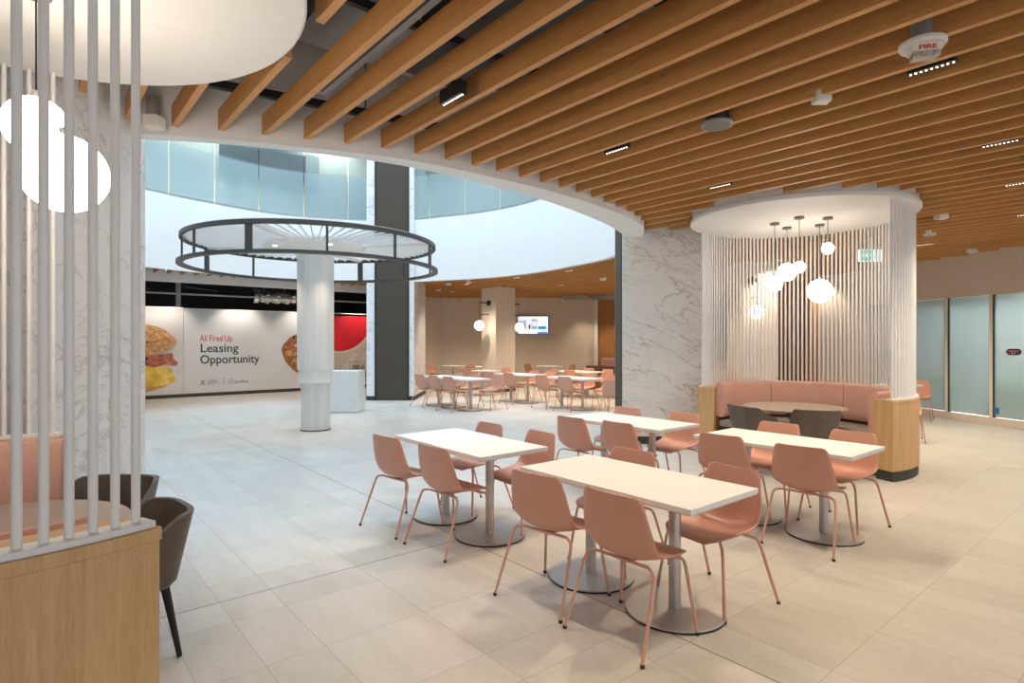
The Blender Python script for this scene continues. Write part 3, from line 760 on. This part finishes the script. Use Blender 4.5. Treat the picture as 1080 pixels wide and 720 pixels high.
build('body', MB().cbox(mr0 + .25, mr1, 13.3, 13.9, .01, .955), 'marble_plain', mbk, .006); build('shadow_gap', MB().cbox(mr0 + .28, mr1 - .03, 13.33, 13.87, 0, .015), 'black', mbk)

# ------------------------------------------------------------------ round booths
def booth(c, R, th, a0, a1, ztop, label_, cap_z, rp, n_post, zc, rc, name_label, pr_=.0155, capw=.075):
    t = thing('round_booth_screen', label_, 'screen', (c[0], c[1], 0))
    mb = MB().arcwall(c, R - th, R, a0, a1, .12, ztop - .06, 60); build('oak_base', mb, 'oak', t, .003)
    build('kickplate', MB().arcwall(c, R - th + .02, R - .012, a0 + .008, a1 - .008, 0, .12, 60), 'charcoal', t)
    build('oak_edge', MB().arcwall(c, R - th - .002, R + .004, a0 - .004, a1 + .004, ztop - .06, ztop - .02, 60), 'oak', t, .002)
    build('white_cap', MB().arcwall(c, R - .01 - capw, R - .01, a0 + .005, a1 - .005, ztop - .02, ztop, 60), 'white', t, .002)
    for k in range(n_post):
        a = a0 + .035 + (a1 - a0 - .07) * k / (n_post - 1)
        p = (c[0] + rp * math.cos(a), c[1] + rp * math.sin(a))
        build('post', MB().tube([(p[0], p[1], ztop - .005), (p[0], p[1], zc + .01)], pr_, 10), 'white_gloss', t)
    k = thing('booth_canopy', name_label, 'canopy', (c[0], c[1], zc))
    build('disc', MB().lathe([(rc - .012, zc), (rc, zc + .008), (rc, zc + .05), (rc - .015, zc + .06)], c, 96), 'canopy', k)
    build('drum', MB().lathe([(rc - .03, zc + .06), (rc - .03, zc + .62)], c, 96), 'white', k)
    return t
rad = math.radians
booth(BOOTH_R, RR, .24, rad(-110), rad(103), .965, 'right hand round booth screen of white posts on an oak base', .965, RR - .05, 82, ZC, RR + .03, 'round white ceiling canopy disc over the right hand booth')
booth(BOOTH_L, RL, .24, rad(75), rad(291.5), 1.065, 'left foreground booth screen of white posts on an oak base', 1.065, RL - .05, 82, ZC, RL, 'round white ceiling canopy disc over the left foreground booth', .0128)

def banquette(c, Ri, a0, a1, label_, ztop, seams):
    t = thing('curved_banquette', label_, 'bench', (c[0], c[1], 0))
    n = len(seams) - 1
    for k in range(n):
        A0 = seams[k] + .004; A1 = seams[k + 1] - .004; N = 26; P = []
        prof = [(Ri, .50), (Ri - .10, .50), (Ri - .125, .53), (Ri - .13, .60), (Ri - .105, ztop - .05), (Ri - .085, ztop - .012), (Ri - .06, ztop), (Ri - .02, ztop), (Ri, ztop - .02)]
        vs = []
        for i in range(N + 1):
            a = A0 + (A1 - A0) * i / N
            for r, z in prof: vs.append((c[0] + r * math.cos(a), c[1] + r * math.sin(a), z))
        m_ = len(prof); mb = MB()
        mb.add(vs, [(i * m_ + j, i * m_ + (j + 1) % m_, (i + 1) * m_ + (j + 1) % m_, (i + 1) * m_ + j) for i in range(N) for j in range(m_)], True)
        mb.add(vs[:m_], [tuple(range(m_))]); mb.add(vs[-m_:], [tuple(range(m_))[::-1]])
        build('back_cushion', mb, 'upholstery', t)
    build('back_board', MB().arcwall(c, Ri - .03, Ri, a0, a1, .12, .52, 50), 'dark_wood', t)
    build('seat_cushion', MB().arcwall(c, Ri - .52, Ri - .04, a0 + .02, a1 - .02, .36, .455, 50), 'grey_seat', t, .02)
    build('seat_base', MB().arcwall(c, Ri - .47, Ri - .04, a0 + .04, a1 - .04, 0, .36, 50), 'charcoal', t)
    return t
banquette(BOOTH_R, RR - .245, rad(-106), rad(99), 'curved pink upholstered banquette inside the right hand booth', 1.02, [rad(-106), rad(-72), rad(-12), rad(45), rad(99)])
banquette(BOOTH_L, RL - .245, rad(71), rad(289), 'curved pink upholstered banquette inside the left foreground booth', 1.055, [rad(71), rad(135), rad(200), rad(289)])

def round_table(c, R, label_, sx=1.0):
    t = thing('round_table', label_, 'table', (c[0], c[1], 0))
    build('tabletop', MB().lathe([(R - .03, .722), (R, .738), (R, .748), (R - .003, .752)], c, 72), 'taupe_top', t)
    build('pedestal', MB().lathe([(.30, .02), (.06, .04), (.05, .1), (.05, .55), (.12, .68), (.26, .722)], c, 4, False, a0=PI / 4), 'black', t)
    build('base', MB().lathe([(.34, 0), (.34, .015), (.05, .03)], c, 40), 'black', t)
round_table((7.97, 3.60), .64, 'round taupe table in front of the curved pink banquette in the right hand booth')
round_table(cw(-2.43, 2.66), .58, 'round taupe table inside the left foreground booth')

# tub chairs
def make_tub(label_):
    t = thing('tub_chair', label_, 'chair', (0, 0, 0))
    NB = 29; mb = MB(); vo = []; rows = 7
    def rim(a):                                    # a: 0 = back middle, +-1 = arm ends
        return .77 - .22 * max(0, abs(a) - .50) ** 1.6 / (.50 ** 1.6)
    def pt(a, v, inset):
        ang = PI + a * rad(112); zt = rim(a) ; z0 = .40
        z = z0 + (zt - z0) * v
        rr = (.228 + .055 * v) - inset
        kx = 1.0; ky = 1.0 + .02 * v
        ca_, sa_ = math.cos(ang), math.sin(ang)
        e = .62                                     # superellipse: flatter back
        sx = math.copysign(abs(ca_) ** e, ca_); sy = math.copysign(abs(sa_) ** e, sa_)
        return (rr * sx * kx - .02 * v, rr * sy * ky * .98, z)
    for skin in (0, 1):
        for i in range(NB):
            for j in range(rows):
                vo.append(pt(-1 + 2 * i / (NB - 1), j / (rows - 1), .028 * skin))
    n1 = NB * rows; fs = []
    for i in range(NB - 1):
        for j in range(rows - 1):
            a = i * rows + j; fs.append((a, a + rows, a + rows + 1, a + 1)); fs.append((n1 + a, n1 + a + 1, n1 + a + rows + 1, n1 + a + rows))
        for j in (0, rows - 1):
            a = i * rows + j; fs.append((a, n1 + a, n1 + a + rows, a + rows))
    for i in (0, NB - 1):
        for j in range(rows - 1):
            a = i * rows + j; fs.append((a, a + 1, n1 + a + 1, n1 + a))
    mb.add(vo, fs, True)
    build('backrest', mb, 'leather', t)
    poly = []
    for i in range(NB): 
        p = pt(-1 + 2 * i / (NB - 1), .05, .02); poly.append((p[0], p[1]))
    poly += [(.20, .2), (.225, .12), (.225, -.12), (.20, -.2)][::1] if poly[-1][1] > 0 else [(.20, -.2), (.225, -.12), (.225, .12), (.20, .2)]
    build('seat', MB().prism(poly, .37, .46), 'leather_in', t, .015)
    for sx_, sy_ in ((1, 1), (1, -1), (-1, 1), (-1, -1)):
        a = Vector((.15 * sx_, .15 * sy_, .38)); b_ = Vector((.205 * sx_, .20 * sy_, .0))
        build('leg', MB().tube([a, b_], .022, 8, r2=.013), 'black', t)
    return t
tub = make_tub('brown leather tub chair at the outer edge of the left foreground booth')
tub.location = (.38, 3.60, 0); tub.rotation_euler = (0, 0, PI + .12); tub.scale = (1, 1, .96)
dup(tub, (.30, 4.20, 0), rad(227), 'brown leather tub chair beside the marble column in the left booth').scale = (1, 1, 1.02)
dup(tub, (6.98, 3.62, 0), -.35, 'dark tub chair turned sideways at the left of the right hand booth table').scale = (1, 1, 1.09)
dup(tub, (7.22, 3.02, 0), .55, 'dark tub chair seen from behind at the front of the right hand booth table').scale = (1, .94, 1.09)

# pendants
def pendant(label_, X, Y, zc, zg, r):
    t = thing('pendant_lamp', label_, 'lamp', (X, Y, zg - r))
    build('ceiling_rose', MB().disc((X, Y), .062, zc - .03, zc, 28), 'fixture_grey', t)
    build('cord', MB().tube([(X, Y, zc - .03), (X, Y, zg + r + .02)], .004, 6), 'black', t)
    build('cap', MB().lathe([(.02, zg + r - .01), (.02, zg + r + .03)], (X, Y), 12), 'steel', t)
    build('globe', MB().sphere((X, Y, zg), r, 32, 20), 'globe_soft' if X > 4 else 'globe', t)
def pr(px, py, d): return 1.632 + (360 - py) / 613 * d
for i, (X, Y, gy, rp, lb) in enumerate([(8.077, 3.916, 299, 8, 'lowest left globe pendant, second from the left, over the right hand booth'), (8.517, 3.947, 287, 9.4, 'medium globe pendant in the middle of the right hand booth cluster'), (7.931, 3.512, 281.7, 6, 'small globe pendant right of the medium globe in the right hand booth'),
                                    (8.668, 3.553, 306.7, 12.2, 'largest globe pendant hanging lowest in the right hand booth'), (8.255, 3.28, 262, 6, 'small globe pendant hanging highest in the right hand booth')]):
    d = X * S_ + Y * C_; pendant(lb, X, Y, ZC, 1.632 + (360 - gy) / 613 * d, rp * d / 613)
lp = cw(-1.94, 2.52); pendant('large globe pendant nearest in the left foreground booth', lp[0], lp[1], ZC, 1.632 + 177 / 613 * 2.52, .165)
lp = cw(-2.26, 2.76); pendant('second globe pendant, behind the large one in the left foreground booth', lp[0], lp[1], ZC, 1.632 + 227 / 613 * 2.76, .135)

# ------------------------------------------------------------------ shell chairs
def make_chair(label_):
    t = thing('shell_chair', label_, 'chair', (0, 0, 0))
    prof = [(.268, .420), (.264, .432), (.254, .441), (.238, .446), (.212, .4495), (.17, .450), (.10, .446), (.03, .441), (-.04, .440), (-.085, .446), (-.12, .464), (-.140, .492), (-.152, .54), (-.160, .60), (-.167, .66), (-.174, .715), (-.180, .757), (-.184, .777), (-.186, .792), (-.188, .803), (-.189, .809), (-.190, .812)]
    hw = [.140, .165, .186, .202, .214, .224, .231, .237, .242, .246, .249, .250, .247, .239, .229, .218, .208, .203, .196, .188, .178, .160]
    curl = [0, 0, 0, .001, .003, .008, .018, .032, .046, .058, .064, .060, .050, .038, .030, .025, .021, .019, .017, .015, .013, .011]
    NV = 15; vs = []; m_ = len(prof)
    for k, (x, z) in enumerate(prof):
        a = prof[max(0, k - 1)]; b_ = prof[min(m_ - 1, k + 1)]; tx_, tz_ = b_[0] - a[0], b_[1] - a[1]; L = math.hypot(tx_, tz_)
        nx, nz = tz_ / L, -tx_ / L                 # towards the sitter
        for j in range(NV):
            v = -1 + 2 * j / (NV - 1); c_ = curl[k] * abs(v) ** 2.4
            dip = 0
            vs.append((x + nx * c_, v * hw[k], z + nz * c_ - dip))
    bm = bmesh.new(); bv = [bm.verts.new(v) for v in vs]
    for k in range(m_ - 1):
        for j in range(NV - 1):
            f = bm.faces.new((bv[k * NV + j], bv[k * NV + j + 1], bv[(k + 1) * NV + j + 1], bv[(k + 1) * NV + j])); f.smooth = True
    bmesh.ops.recalc_face_normals(bm, faces=bm.faces)
    bmesh.ops.solidify(bm, geom=bm.faces[:], thickness=.009)
    for f in bm.faces: f.smooth = True
    me = bpy.data.meshes.new('shell'); bm.to_mesh(me); bm.free(); me.materials.append(MATS['pink_plastic'])
    o = bpy.data.objects.new('shell', me); COL.objects.link(o); o.parent = t
    for sx in (1, -1):
        for sy in (1, -1):
            f_ = Vector((.25 * sx, .268 * sy, .012)); top = Vector((.205 if sx > 0 else -.105, .218 * sy if sx > 0 else .236 * sy, .405))
            bx_ = .16 if sx > 0 else -.075
            bend = [f_, f_ + (top - f_) * .9, top + Vector((0, -.004 * sy, .0)), Vector((top.x - .006 * sx, top.y - .018 * sy, .422)), Vector((bx_, top.y - .06 * sy, .430)), Vector((bx_, .0, .430))]
            lg = build('leg', MB().tube(bend, .0095, 8), 'pink_metal', t)
            build('foot_cap', MB().lathe([(.010, 0), (.012, .004), (.012, .018)], (f_.x, f_.y), 10), 'black', lg)
    build('under_frame', MB().bar((.16, 0, .424), (-.075, 0, .424), .10, .012), 'pink_metal', t)
    return t
first = [None]
def chair(X, Y, deg, label_, group=None):
    if first[0] is None:
        first[0] = make_chair(label_); o = first[0]; o.location = (X, Y, 0); o.rotation_euler = (0, 0, rad(deg))
    else: o = dup(first[0], (X, Y, 0), rad(deg), label_)
    if group: o['group'] = group
    elif 'group' in o: del o['group']
    return o
tfirst = [None]
def make_table(label_):
    t = thing('cafe_table', label_, 'table', (0, 0, 0))
    build('tabletop', MB().box(-.352, .352, -.3425, .3425, .722, .752), 'table_white', t, .002)
    build('underside', MB().box(-.345, .345, -.336, .336, .714, .722), 'table_edge', t)
    build('post', MB().lathe([(.036, .02), (.036, .714)], (0, 0), 28), 'steel', t)
    build('mounting_plate', MB().box(-.15, .15, -.15, .15, .706, .714), 'black', t)
    bs = build('base', MB().lathe([(.296, .010), (.299, .016), (.296, .021), (.05, .025)], (0, 0), 56), 'steel', t)
    build('rubber_rim', MB().lathe([(.297, 0), (.297, .011)], (0, 0), 56), 'black', bs)
    return t
def table(X, Y, label_, z=0):
    if tfirst[0] is None:
        tfirst[0] = make_table(label_); tfirst[0].location = (X, Y, 0); return tfirst[0]
    return dup(tfirst[0], (X, Y, 0), 0, label_)
GR = {'front': (3.015, [2.075, 2.76], 'front table pair'), 'left': (2.995, [3.885, 4.575], 'left table pair'), 'back': (5.165, [3.835, 4.525], 'back table pair by the marble column'), 'right': (5.17, [2.085, 2.77], 'right table pair by the booth')}
for k, (X, ys, d) in GR.items():
    table(X, ys[0], 'white square table, nearer one of the %s' % d); table(X + (.012 if k == 'left' else 0), ys[1], 'white square table, farther one of the %s' % d)
CH = [
 (2.605, 2.085, 1, 'pink shell chair at the near right of the front table pair, closest to the viewer'),
 (2.59, 2.705, 7, 'pink shell chair at the near left of the front table pair'),
 (3.385, 2.02, 171, 'pink shell chair at the far right of the front table pair, pulled out and angled'),
 (3.36, 2.80, 180, 'pink shell chair behind the front table pair, mostly hidden by the tabletop'),
 (2.55, 4.59, 7, 'pink shell chair at the left end of the left table pair, seen from behind'),
 (2.60, 3.90, 4, 'pink shell chair seen from behind, near right of the left table pair'),
 (3.40, 4.62, 180, 'pink shell chair on the far side of the left table pair, farther one'),
 (3.42, 3.90, 175, 'pink shell chair facing the viewer at the right end of the left table pair'),
 (4.70, 4.45, 2, 'pink shell chair seen from behind at the left of the back table pair'),
 (4.78, 3.86, 0, 'pink shell chair seen from behind in the middle of the back table pair'),
 (5.56, 4.62, 180, 'pink shell chair in front of the marble column, left one'),
 (5.62, 3.86, 177, 'pink shell chair facing the viewer at the right end of the back table pair'),
 (4.83, 2.07, 4, 'pink shell chair seen from behind, near right of the right table pair'),
 (4.86, 2.77, 4, 'pink shell chair seen from behind, near left of the right table pair'),
 (5.61, 2.10, 171, 'pink shell chair facing the viewer in front of the oak booth end'),
 (5.66, 2.78, 180, 'pink shell chair facing the viewer in front of the dark tub chairs'),
]
for c in CH: chair(*c)
# far dining hall
FT = [(8.10, [11.25, 11.95, 12.65], 'long table row nearest the dark column'), (10.25, [11.65, 12.35], 'table pair left of centre in the dining hall'), (10.25, [9.65, 10.35], 'table pair right of centre in the dining hall'),
      (10.25, [8.0], 'dining hall table half hidden by the marble column'), (12.55, [11.6, 12.3], 'second row pair before the wood panelling'), (12.7, [9.7], 'second row table beside the marble column'),
      (10.7, [14.2], 'second row table left of the beige column'), (11.95, [17.7], 'rear table by the side wall'), (12.3, [16.4], 'rear table left of the beige column'), (14.5, [15.3], 'rear table under the wall screen')]
for X, ys, d in FT:
    for q, y in enumerate(ys):
        lb = 'white cafe table, %s' % d if len(ys) == 1 else 'white table, %s of %s' % (('right end', 'second', 'left end')[q] if len(ys) == 3 else ('right half', 'left half')[q], d)
        table(X, y, lb)
FC = [
 (7.72, 12.72, 3, 'left chair seen from behind, long row by the dark column'), (7.70, 12.02, 0, 'middle chair seen from behind at the long row by the dark column'), (7.68, 11.36, 2, 'right chair seen from behind at the long row by the dark column'),
 (8.58, 12.7, 178, 'left chair on the far side of the long row by the dark column'), (8.58, 11.95, 180, 'middle chair on the far side of the long row by the dark column'), (8.66, 11.12, 176, 'chair facing the viewer, right end of the long row'),
 (9.75, 12.5, 5, 'left chair seen from behind at the table pair left of centre'), (9.80, 11.72, 2, 'right chair seen from behind at the table pair left of centre'), (10.8, 12.2, 175, 'left chair facing the viewer at the table pair left of centre'), (10.78, 11.5, 180, 'right chair facing the viewer at the table pair left of centre'),
 (9.78, 10.42, 0, 'left chair seen from behind at the table pair right of centre'), (9.80, 9.66, 3, 'right chair seen from behind at the table pair right of centre'), (10.82, 10.1, 180, 'left chair facing the viewer at the table pair right of centre'), (10.84, 9.4, 178, 'right chair facing the viewer at the table pair right of centre'),
 (9.62, 8.12, 15, 'lone chair seen from behind beside the veined marble column'), 
 (12.05, 12.4, 0, 'left chair seen from behind in the second row'), (12.05, 11.7, 4, 'right chair seen from behind in the second row'), (13.1, 12.2, 180, 'left chair facing the viewer in the second row'), (13.1, 11.45, 180, 'right chair facing the viewer in the second row'),
 (12.15, 9.75, 8, 'chair in the second row nearest the marble column'),
 (10.2, 14.2, 10, 'orange-lit chair at the second row table left of the beige column'), (11.2, 13.9, 180, 'chair right of the second row table by the beige column'),
 (11.55, 18.3, -60, 'chair at the left end of the rear table by the side wall'), (12.2, 17.1, 120, 'chair at the right end of the rear table by the side wall'),
 (11.7, 16.1, 20, 'chair at the rear table left of the beige column'), (12.7, 16.0, 160, 'rear chair close to the beige column'),
 (14.2, 15.95, -75, 'chair at the left end of the rear table under the wall screen'), (14.8, 14.6, 105, 'chair at the right end of the rear table under the wall screen'),
 (14.40, 3.95, 190, 'chair beside the frosted glass partition right of the booth'), (11.2, 3.25, 200, 'chair just visible behind the right hand booth end'),
]
for X, Y, a, d in FC: chair(X, Y, a, 'pink chair, ' + d)
table(13.69, 4.08, 'white cafe table right behind the booth beside the frosted glass')

# benches at the rear
def bench(p, q, label_, z=.98, mat='upholstery'):
    c0 = ((p[0] + q[0]) / 2, (p[1] + q[1]) / 2)
    t = thing('bench', label_, 'bench', (c0[0], c0[1], 0))
    build('backrest', MB().wallseg(p, q, .12, .5, z), mat, t, .03); build('seat', MB().wallseg(p, q, -.45, .36, .46), 'grey_seat', t, .015)
    build('base', MB().wallseg(p, q, -.40, 0, .36), 'dark_wood', t)
bench(cw(3.5, 22.6), cw(5.6, 22.6), 'pink upholstered wall bench in front of the far wood panelling')
bench(cw(2.55, 20.2), cw(3.75, 19.6), 'dark maroon low bench in the far dining hall', .80, 'maroon')
bench(cw(6.3, 17.9), cw(8.1, 17.9), 'pink wall bench seen through the middle of the booth screen', 1.0)
bench(cw(5.6, 16.6), cw(6.2, 16.6), 'maroon bench seen through the left of the booth screen', 1.2, 'maroon') if False else None
bench(cw(4.3, 12.9), cw(4.98, 12.9), 'pink bench left of the pale column behind the booth screen', 1.0)
t = thing('booth_partition', 'dark red panelled partition behind the booth screen', 'partition', (*cw(4.6, 14.6), 0))
build('panel', MB().cbox(4.0, 5.05, 14.5, 14.6, 0, 2.6), 'dark_wood', t); build('shelf', MB().cbox(4.0, 5.05, 14.3, 14.5, 2.1, 2.13), 'black', t)
t = thing('wood_partition', 'orange lit wood panel seen through the booth screen', 'partition', (*cw(8.2, 15.9), 0))
build('panel', MB().cbox(7.95, 8.27, 15.5, 15.6, 0, 3.3), 'wood_panel', t)
t = thing('dark_door', 'tall dark glass door seen through the right of the booth screen', 'door', (*cw(9.35, 15.4), 0))
build('door_leaf', MB().cbox(9.15, 9.55, 15.38, 15.45, .02, 2.5), 'charcoal', t); build('handle', MB().cbox(9.2, 9.22, 15.33, 15.38, .9, 1.3), 'steel', t)
# wall screen
t = thing('wall_screen', 'wide wall screen showing a bright shop picture on the far wall', 'screen', (*cw(.8, 23.4), 2.0))
def tvb(r0, r1, z0, z1, d0, d1, mt, nm): return build(nm, MB().cbox(.21 + r0, .21 + r1, d0, d1, 1.91 + z0, 1.91 + z1), mt, t)
tvb(0, 1.27, 0, .76, 23.38, 23.46, 'black', 'bezel'); tvb(.03, 1.24, .03, .73, 23.37, 23.38, 'screen_white', 'display')
tvb(.06, .22, .22, .55, 23.364, 23.37, 'screen_grey', 'picture_block'); tvb(.24, .36, .22, .58, 23.364, 23.37, 'screen_grey', 'picture_block'); tvb(.46, .53, .22, .40, 23.362, 23.37, 'screen_purple', 'picture_block')
tvb(.57, .80, .22, .62, 23.364, 23.37, 'screen_grey', 'picture_block'); tvb(.60, .77, .34, .54, 23.360, 23.364, 'screen_white', 'picture_block'); tvb(.84, 1.16, .22, .33, 23.362, 23.37, 'screen_teal', 'picture_block'); tvb(.82, 1.22, .035, .10, 23.362, 23.37, 'screen_blue', 'caption_bar')
# linear ceiling grilles in far room
for k, (r, w) in enumerate(((1.9, .9), (3.0, .9))):
    tag(build('ceiling_grille', MB().cbox(r, r + w, 21.6, 21.9, 3.2, 3.36), 'duct'), ['grey ceiling grille left, above the wall screen', 'grey ceiling grille right, nearer the wood panelling'][k], 'grille')
# exit sign
ec = cw(5.78, 9.05 + .6)
t = thing('exit_sign', 'green exit sign with arrow and running figure hanging behind the booth screen', 'sign', (ec[0], ec[1], 3.0))
D = 9.7; r0 = (906 - 540) / 613 * D; r1 = (931 - 540) / 613 * D; z1 = EYE + (360 - 263) / 613 * D; z0 = EYE + (360 - 275.5) / 613 * D
build('sign_box', MB().cbox(r0, r1, D, D + .04, z0, z1), 'sign_light', t); wv = r1 - r0; hv = z1 - z0
build('green_field', MB().cbox(r0 + .02, r0 + wv * .5, D - .004, D, z0 + .01, z1 - .01), 'sign_green', t)
def cpoly(pts, d, th):
    mb = MB(); n = len(pts); vs = [(*cw(r, d), z) for r, z in pts] + [(*cw(r, d + th), z) for r, z in pts]
    mb.add(vs, [tuple(range(n)), tuple(range(n, 2 * n))[::-1]] + [(i, (i + 1) % n, n + (i + 1) % n, n + i) for i in range(n)]); return mb
zc_ = (z0 + z1) / 2
build('arrow', cpoly([(r0 + .05, zc_), (r0 + .11, zc_ + .06), (r0 + .11, zc_ + .02), (r0 + .18, zc_ + .02), (r0 + .18, zc_ - .02), (r0 + .11, zc_ - .02), (r0 + .11, zc_ - .06)], D - .008, .004), 'sign_light', t)
man = MB(); rm = r0 + wv * .72
man.bar((*cw(rm, D - .004), zc_ + .03), (*cw(rm - .02, D - .004), zc_ - .02), .006, .035); man.bar((*cw(rm - .02, D - .004), zc_ - .02), (*cw(rm - .08, D - .004), zc_ - .07), .006, .02); man.bar((*cw(rm - .02, D - .004), zc_ - .02), (*cw(rm + .05, D - .004), zc_ - .06), .006, .02)
man.bar((*cw(rm, D - .004), zc_ + .03), (*cw(rm - .07, D - .004), zc_ + .01), .006, .015); man.bar((*cw(rm, D - .004), zc_ + .03), (*cw(rm + .06, D - .004), zc_ + .0), .006, .015)
man.sphere((*cw(rm + .01, D - .006), zc_ + .06), .016, 12, 8); build('running_figure', man, 'sign_green', t)
build('hanger', MB().cbox((r0 + r1) / 2 - .01, (r0 + r1) / 2 + .01, D + .01, D + .03, z1, 3.5), 'offwhite_plastic', t)
# sign on frosted pane
s1 = s_at(1069.5); gpnt = gp(s1)
t = thing('door_sign', 'small purple pill shaped sign on the right frosted pane', 'sign', (gpnt[0] - .02, gpnt[1], 1.4))
na = (-gd[1], gd[0])
def ongl(u, z, off): return (gpnt[0] - gd[0] * u + na[0] * off, gpnt[1] - gd[1] * u + na[1] * off, z)
def pill(w, h, zc2, n=10):
    P = []
    for i in range(n + 1): a = -PI / 2 + PI * i / n; P.append((w / 2 - h / 2 + h / 2 * math.cos(a), zc2 + h / 2 * math.sin(a)))
    for i in range(n + 1): a = PI / 2 + PI * i / n; P.append((-w / 2 + h / 2 + h / 2 * math.cos(a), zc2 + h / 2 * math.sin(a)))
    return P
def glpoly(P, o0, o1):
    mb = MB(); n = len(P); vs = [ongl(u, z, o0) for u, z in P] + [ongl(u, z, o1) for u, z in P]
    mb.add(vs, [tuple(range(n)), tuple(range(n, 2 * n))[::-1]] + [(i, (i + 1) % n, n + (i + 1) % n, n + i) for i in range(n)]); return mb
Z5 = EYE - 11 / 613 * 10.9
build('sign_plate', glpoly(pill(.27, .12, Z5), .0, .012), 'purple', t)
build('emblem', MB().tube([ongl(.03 * math.cos(2 * PI * i / 14), Z5 - .005 + .03 * math.sin(2 * PI * i / 14), .014) for i in range(14)], .006, 5, True), 'sign_pink', t)
build('emblem_line', glpoly([(-.095, Z5 + .01), (-.04, Z5 + .01), (-.04, Z5 + .022), (-.095, Z5 + .022)], .012, .015), 'sign_pink', t); build('emblem_line', glpoly([(.04, Z5 + .01), (.095, Z5 + .01), (.095, Z5 + .022), (.04, Z5 + .022)], .012, .015), 'sign_pink', t)
sb = s_at(1049); pb = gp(sb)
m_ = plain('blue_sticker', (.03, .14, .42), .5)
tag(build('window_sticker', MB().wallseg((pb[0] + na[0] * .015, pb[1] + na[1] * .015), (pb[0] - gd[0] * .1 + na[0] * .015, pb[1] - gd[1] * .1 + na[1] * .015), .004, .24, .36), 'blue_sticker'), 'small blue sticker at the foot of the right frosted pane', 'sticker')
# power outlet on marble
oc = cw(2.22 + .0, 9.255)
t = thing('power_outlet', 'small white power outlet low on the veined marble column', 'outlet', (oc[0], oc[1], .3))
build('cover_plate', MB().cbox(2.19, 2.26, 9.25, 9.262, .30, .42), 'offwhite_plastic', t, .003); build('socket', MB().cbox(2.21, 2.24, 9.247, 9.252, .33, .39), 'duct', t)

# ------------------------------------------------------------------ lights
def light(kind, name, loc, power, col, size=.1, rot=None, spot=None, blend=.6, sy=None):
    l = bpy.data.lights.new(name, kind); l.energy = power; l.color = col
    if kind == 'AREA':
        l.size = size
        if sy: l.shape = 'RECTANGLE'; l.size_y = sy
    else: l.shadow_soft_size = size
    if kind == 'SPOT': l.spot_size = spot; l.spot_blend = blend
    o = bpy.data.objects.new(name, l); COL.objects.link(o); o.location = loc
    if rot: o.rotation_euler = rot
    return o
WARM = (1, .82, .61); NEUT = (1, .88, .74)
for i, (X, Y, z) in enumerate(FIX):
    near = i < 7 or (X < 1.5 and Y < 1)
    left = near and X < 3
    light('SPOT', 'spot_lamp', (X, Y, z - .02), 110 if left else 160 if near else 90 if (Y > 16 and X < 9.5) else 250, WARM, .04, spot=rad(85 if left else 125), blend=.8)
a = light('AREA', 'skylight_daylight', (AC[0], AC[1], 15), 2600, (.55, .78, 1.0), 12)
a.data.shape = 'DISK'
for X, Y in ((BOOTH_L[0] + .1, BOOTH_L[1]),): pass
# ceiling downlights of the upper floor
for k, deg in enumerate((118, 104, 92, 80, 66, 40, 22, 5)):
    r = arad(deg) + (1.1 if k % 2 else 2.6); X = AC[0] + r * math.cos(rad(deg)); Y = AC[1] + r * math.sin(rad(deg))
    t = thing('downlight', 'small round downlight in the upper floor ceiling behind the balcony glass', 'downlight', (X, Y, 8.86), 'downlights of the upper floor')
    build('trim_ring', MB().lathe([(.07, 8.885), (.09, 8.89), (.09, 8.9)], (X, Y), 20), 'white', t); build('lamp', MB().lathe([(.06, 8.87), (.065, 8.885)], (X, Y), 16), 'lamp_dot', t)
    light('SPOT', 'downlight_lamp', (X, Y, 8.84), 650, (1, .93, .82), .05, spot=rad(110), blend=.7)
for p in DL: light('SPOT', 'disc_lamp', p, 60, WARM, .04, spot=rad(75), blend=.8)
# recessed lamp grazing hoarding, panelling and partition room
for x in (3.0, 5.0, 7.0, 8.9): light('SPOT', 'hoarding_lamp', (x, 18.55, 3.1), 75, NEUT, .05, rot=(rad(22), 0, 0), spot=rad(100), blend=.7)
p = cw(4.3, 22.3); light('SPOT', 'panel_lamp', (p[0], p[1], 3.3), 120, WARM, .05, spot=rad(110), blend=.7)
p = cw(2.9, 22.7); light('SPOT', 'wall_lamp', (p[0], p[1], 3.3), 90, WARM, .05, spot=rad(90), blend=.7)
p = cw(8.1, 15.2); light('SPOT', 'panel_lamp', (p[0], p[1], 3.25), 80, WARM, .05, spot=rad(110), blend=.7)
p = gp(.5); light('AREA', 'backroom_daylight', (p[0] + 1.2, p[1] - .7, 3.6), 300, (.90, .97, 1.0), 2.0)

W = bpy.data.worlds.new('World'); SC.world = W; W.use_nodes = True
bg = W.node_tree.nodes['Background']; bg.inputs[0].default_value = (.93, .955, 1.0, 1); bg.inputs[1].default_value = 1.25

# ------------------------------------------------------------------ camera
cam = bpy.data.cameras.new('camera'); cam.lens = 613 / 1080 * 36; cam.sensor_width = 36; cam.clip_start = .02; cam.clip_end = 200
co = bpy.data.objects.new('camera', cam); COL.objects.link(co); co.location = (0, 0, EYE)
co.rotation_euler = (PI / 2, 0, math.atan2(C_, S_) - PI / 2)
SC.camera = co
SC.view_settings.view_transform = 'Standard'; SC.view_settings.look = 'None'; SC.view_settings.gamma = 1; SC.view_settings.exposure = .08
SC.view_settings.use_curve_mapping = False
SC.cycles.use_denoising = True
SC.cycles.max_bounces = 8; SC.cycles.diffuse_bounces = 4; SC.cycles.transparent_max_bounces = 8; SC.cycles.sample_clamp_indirect = 4
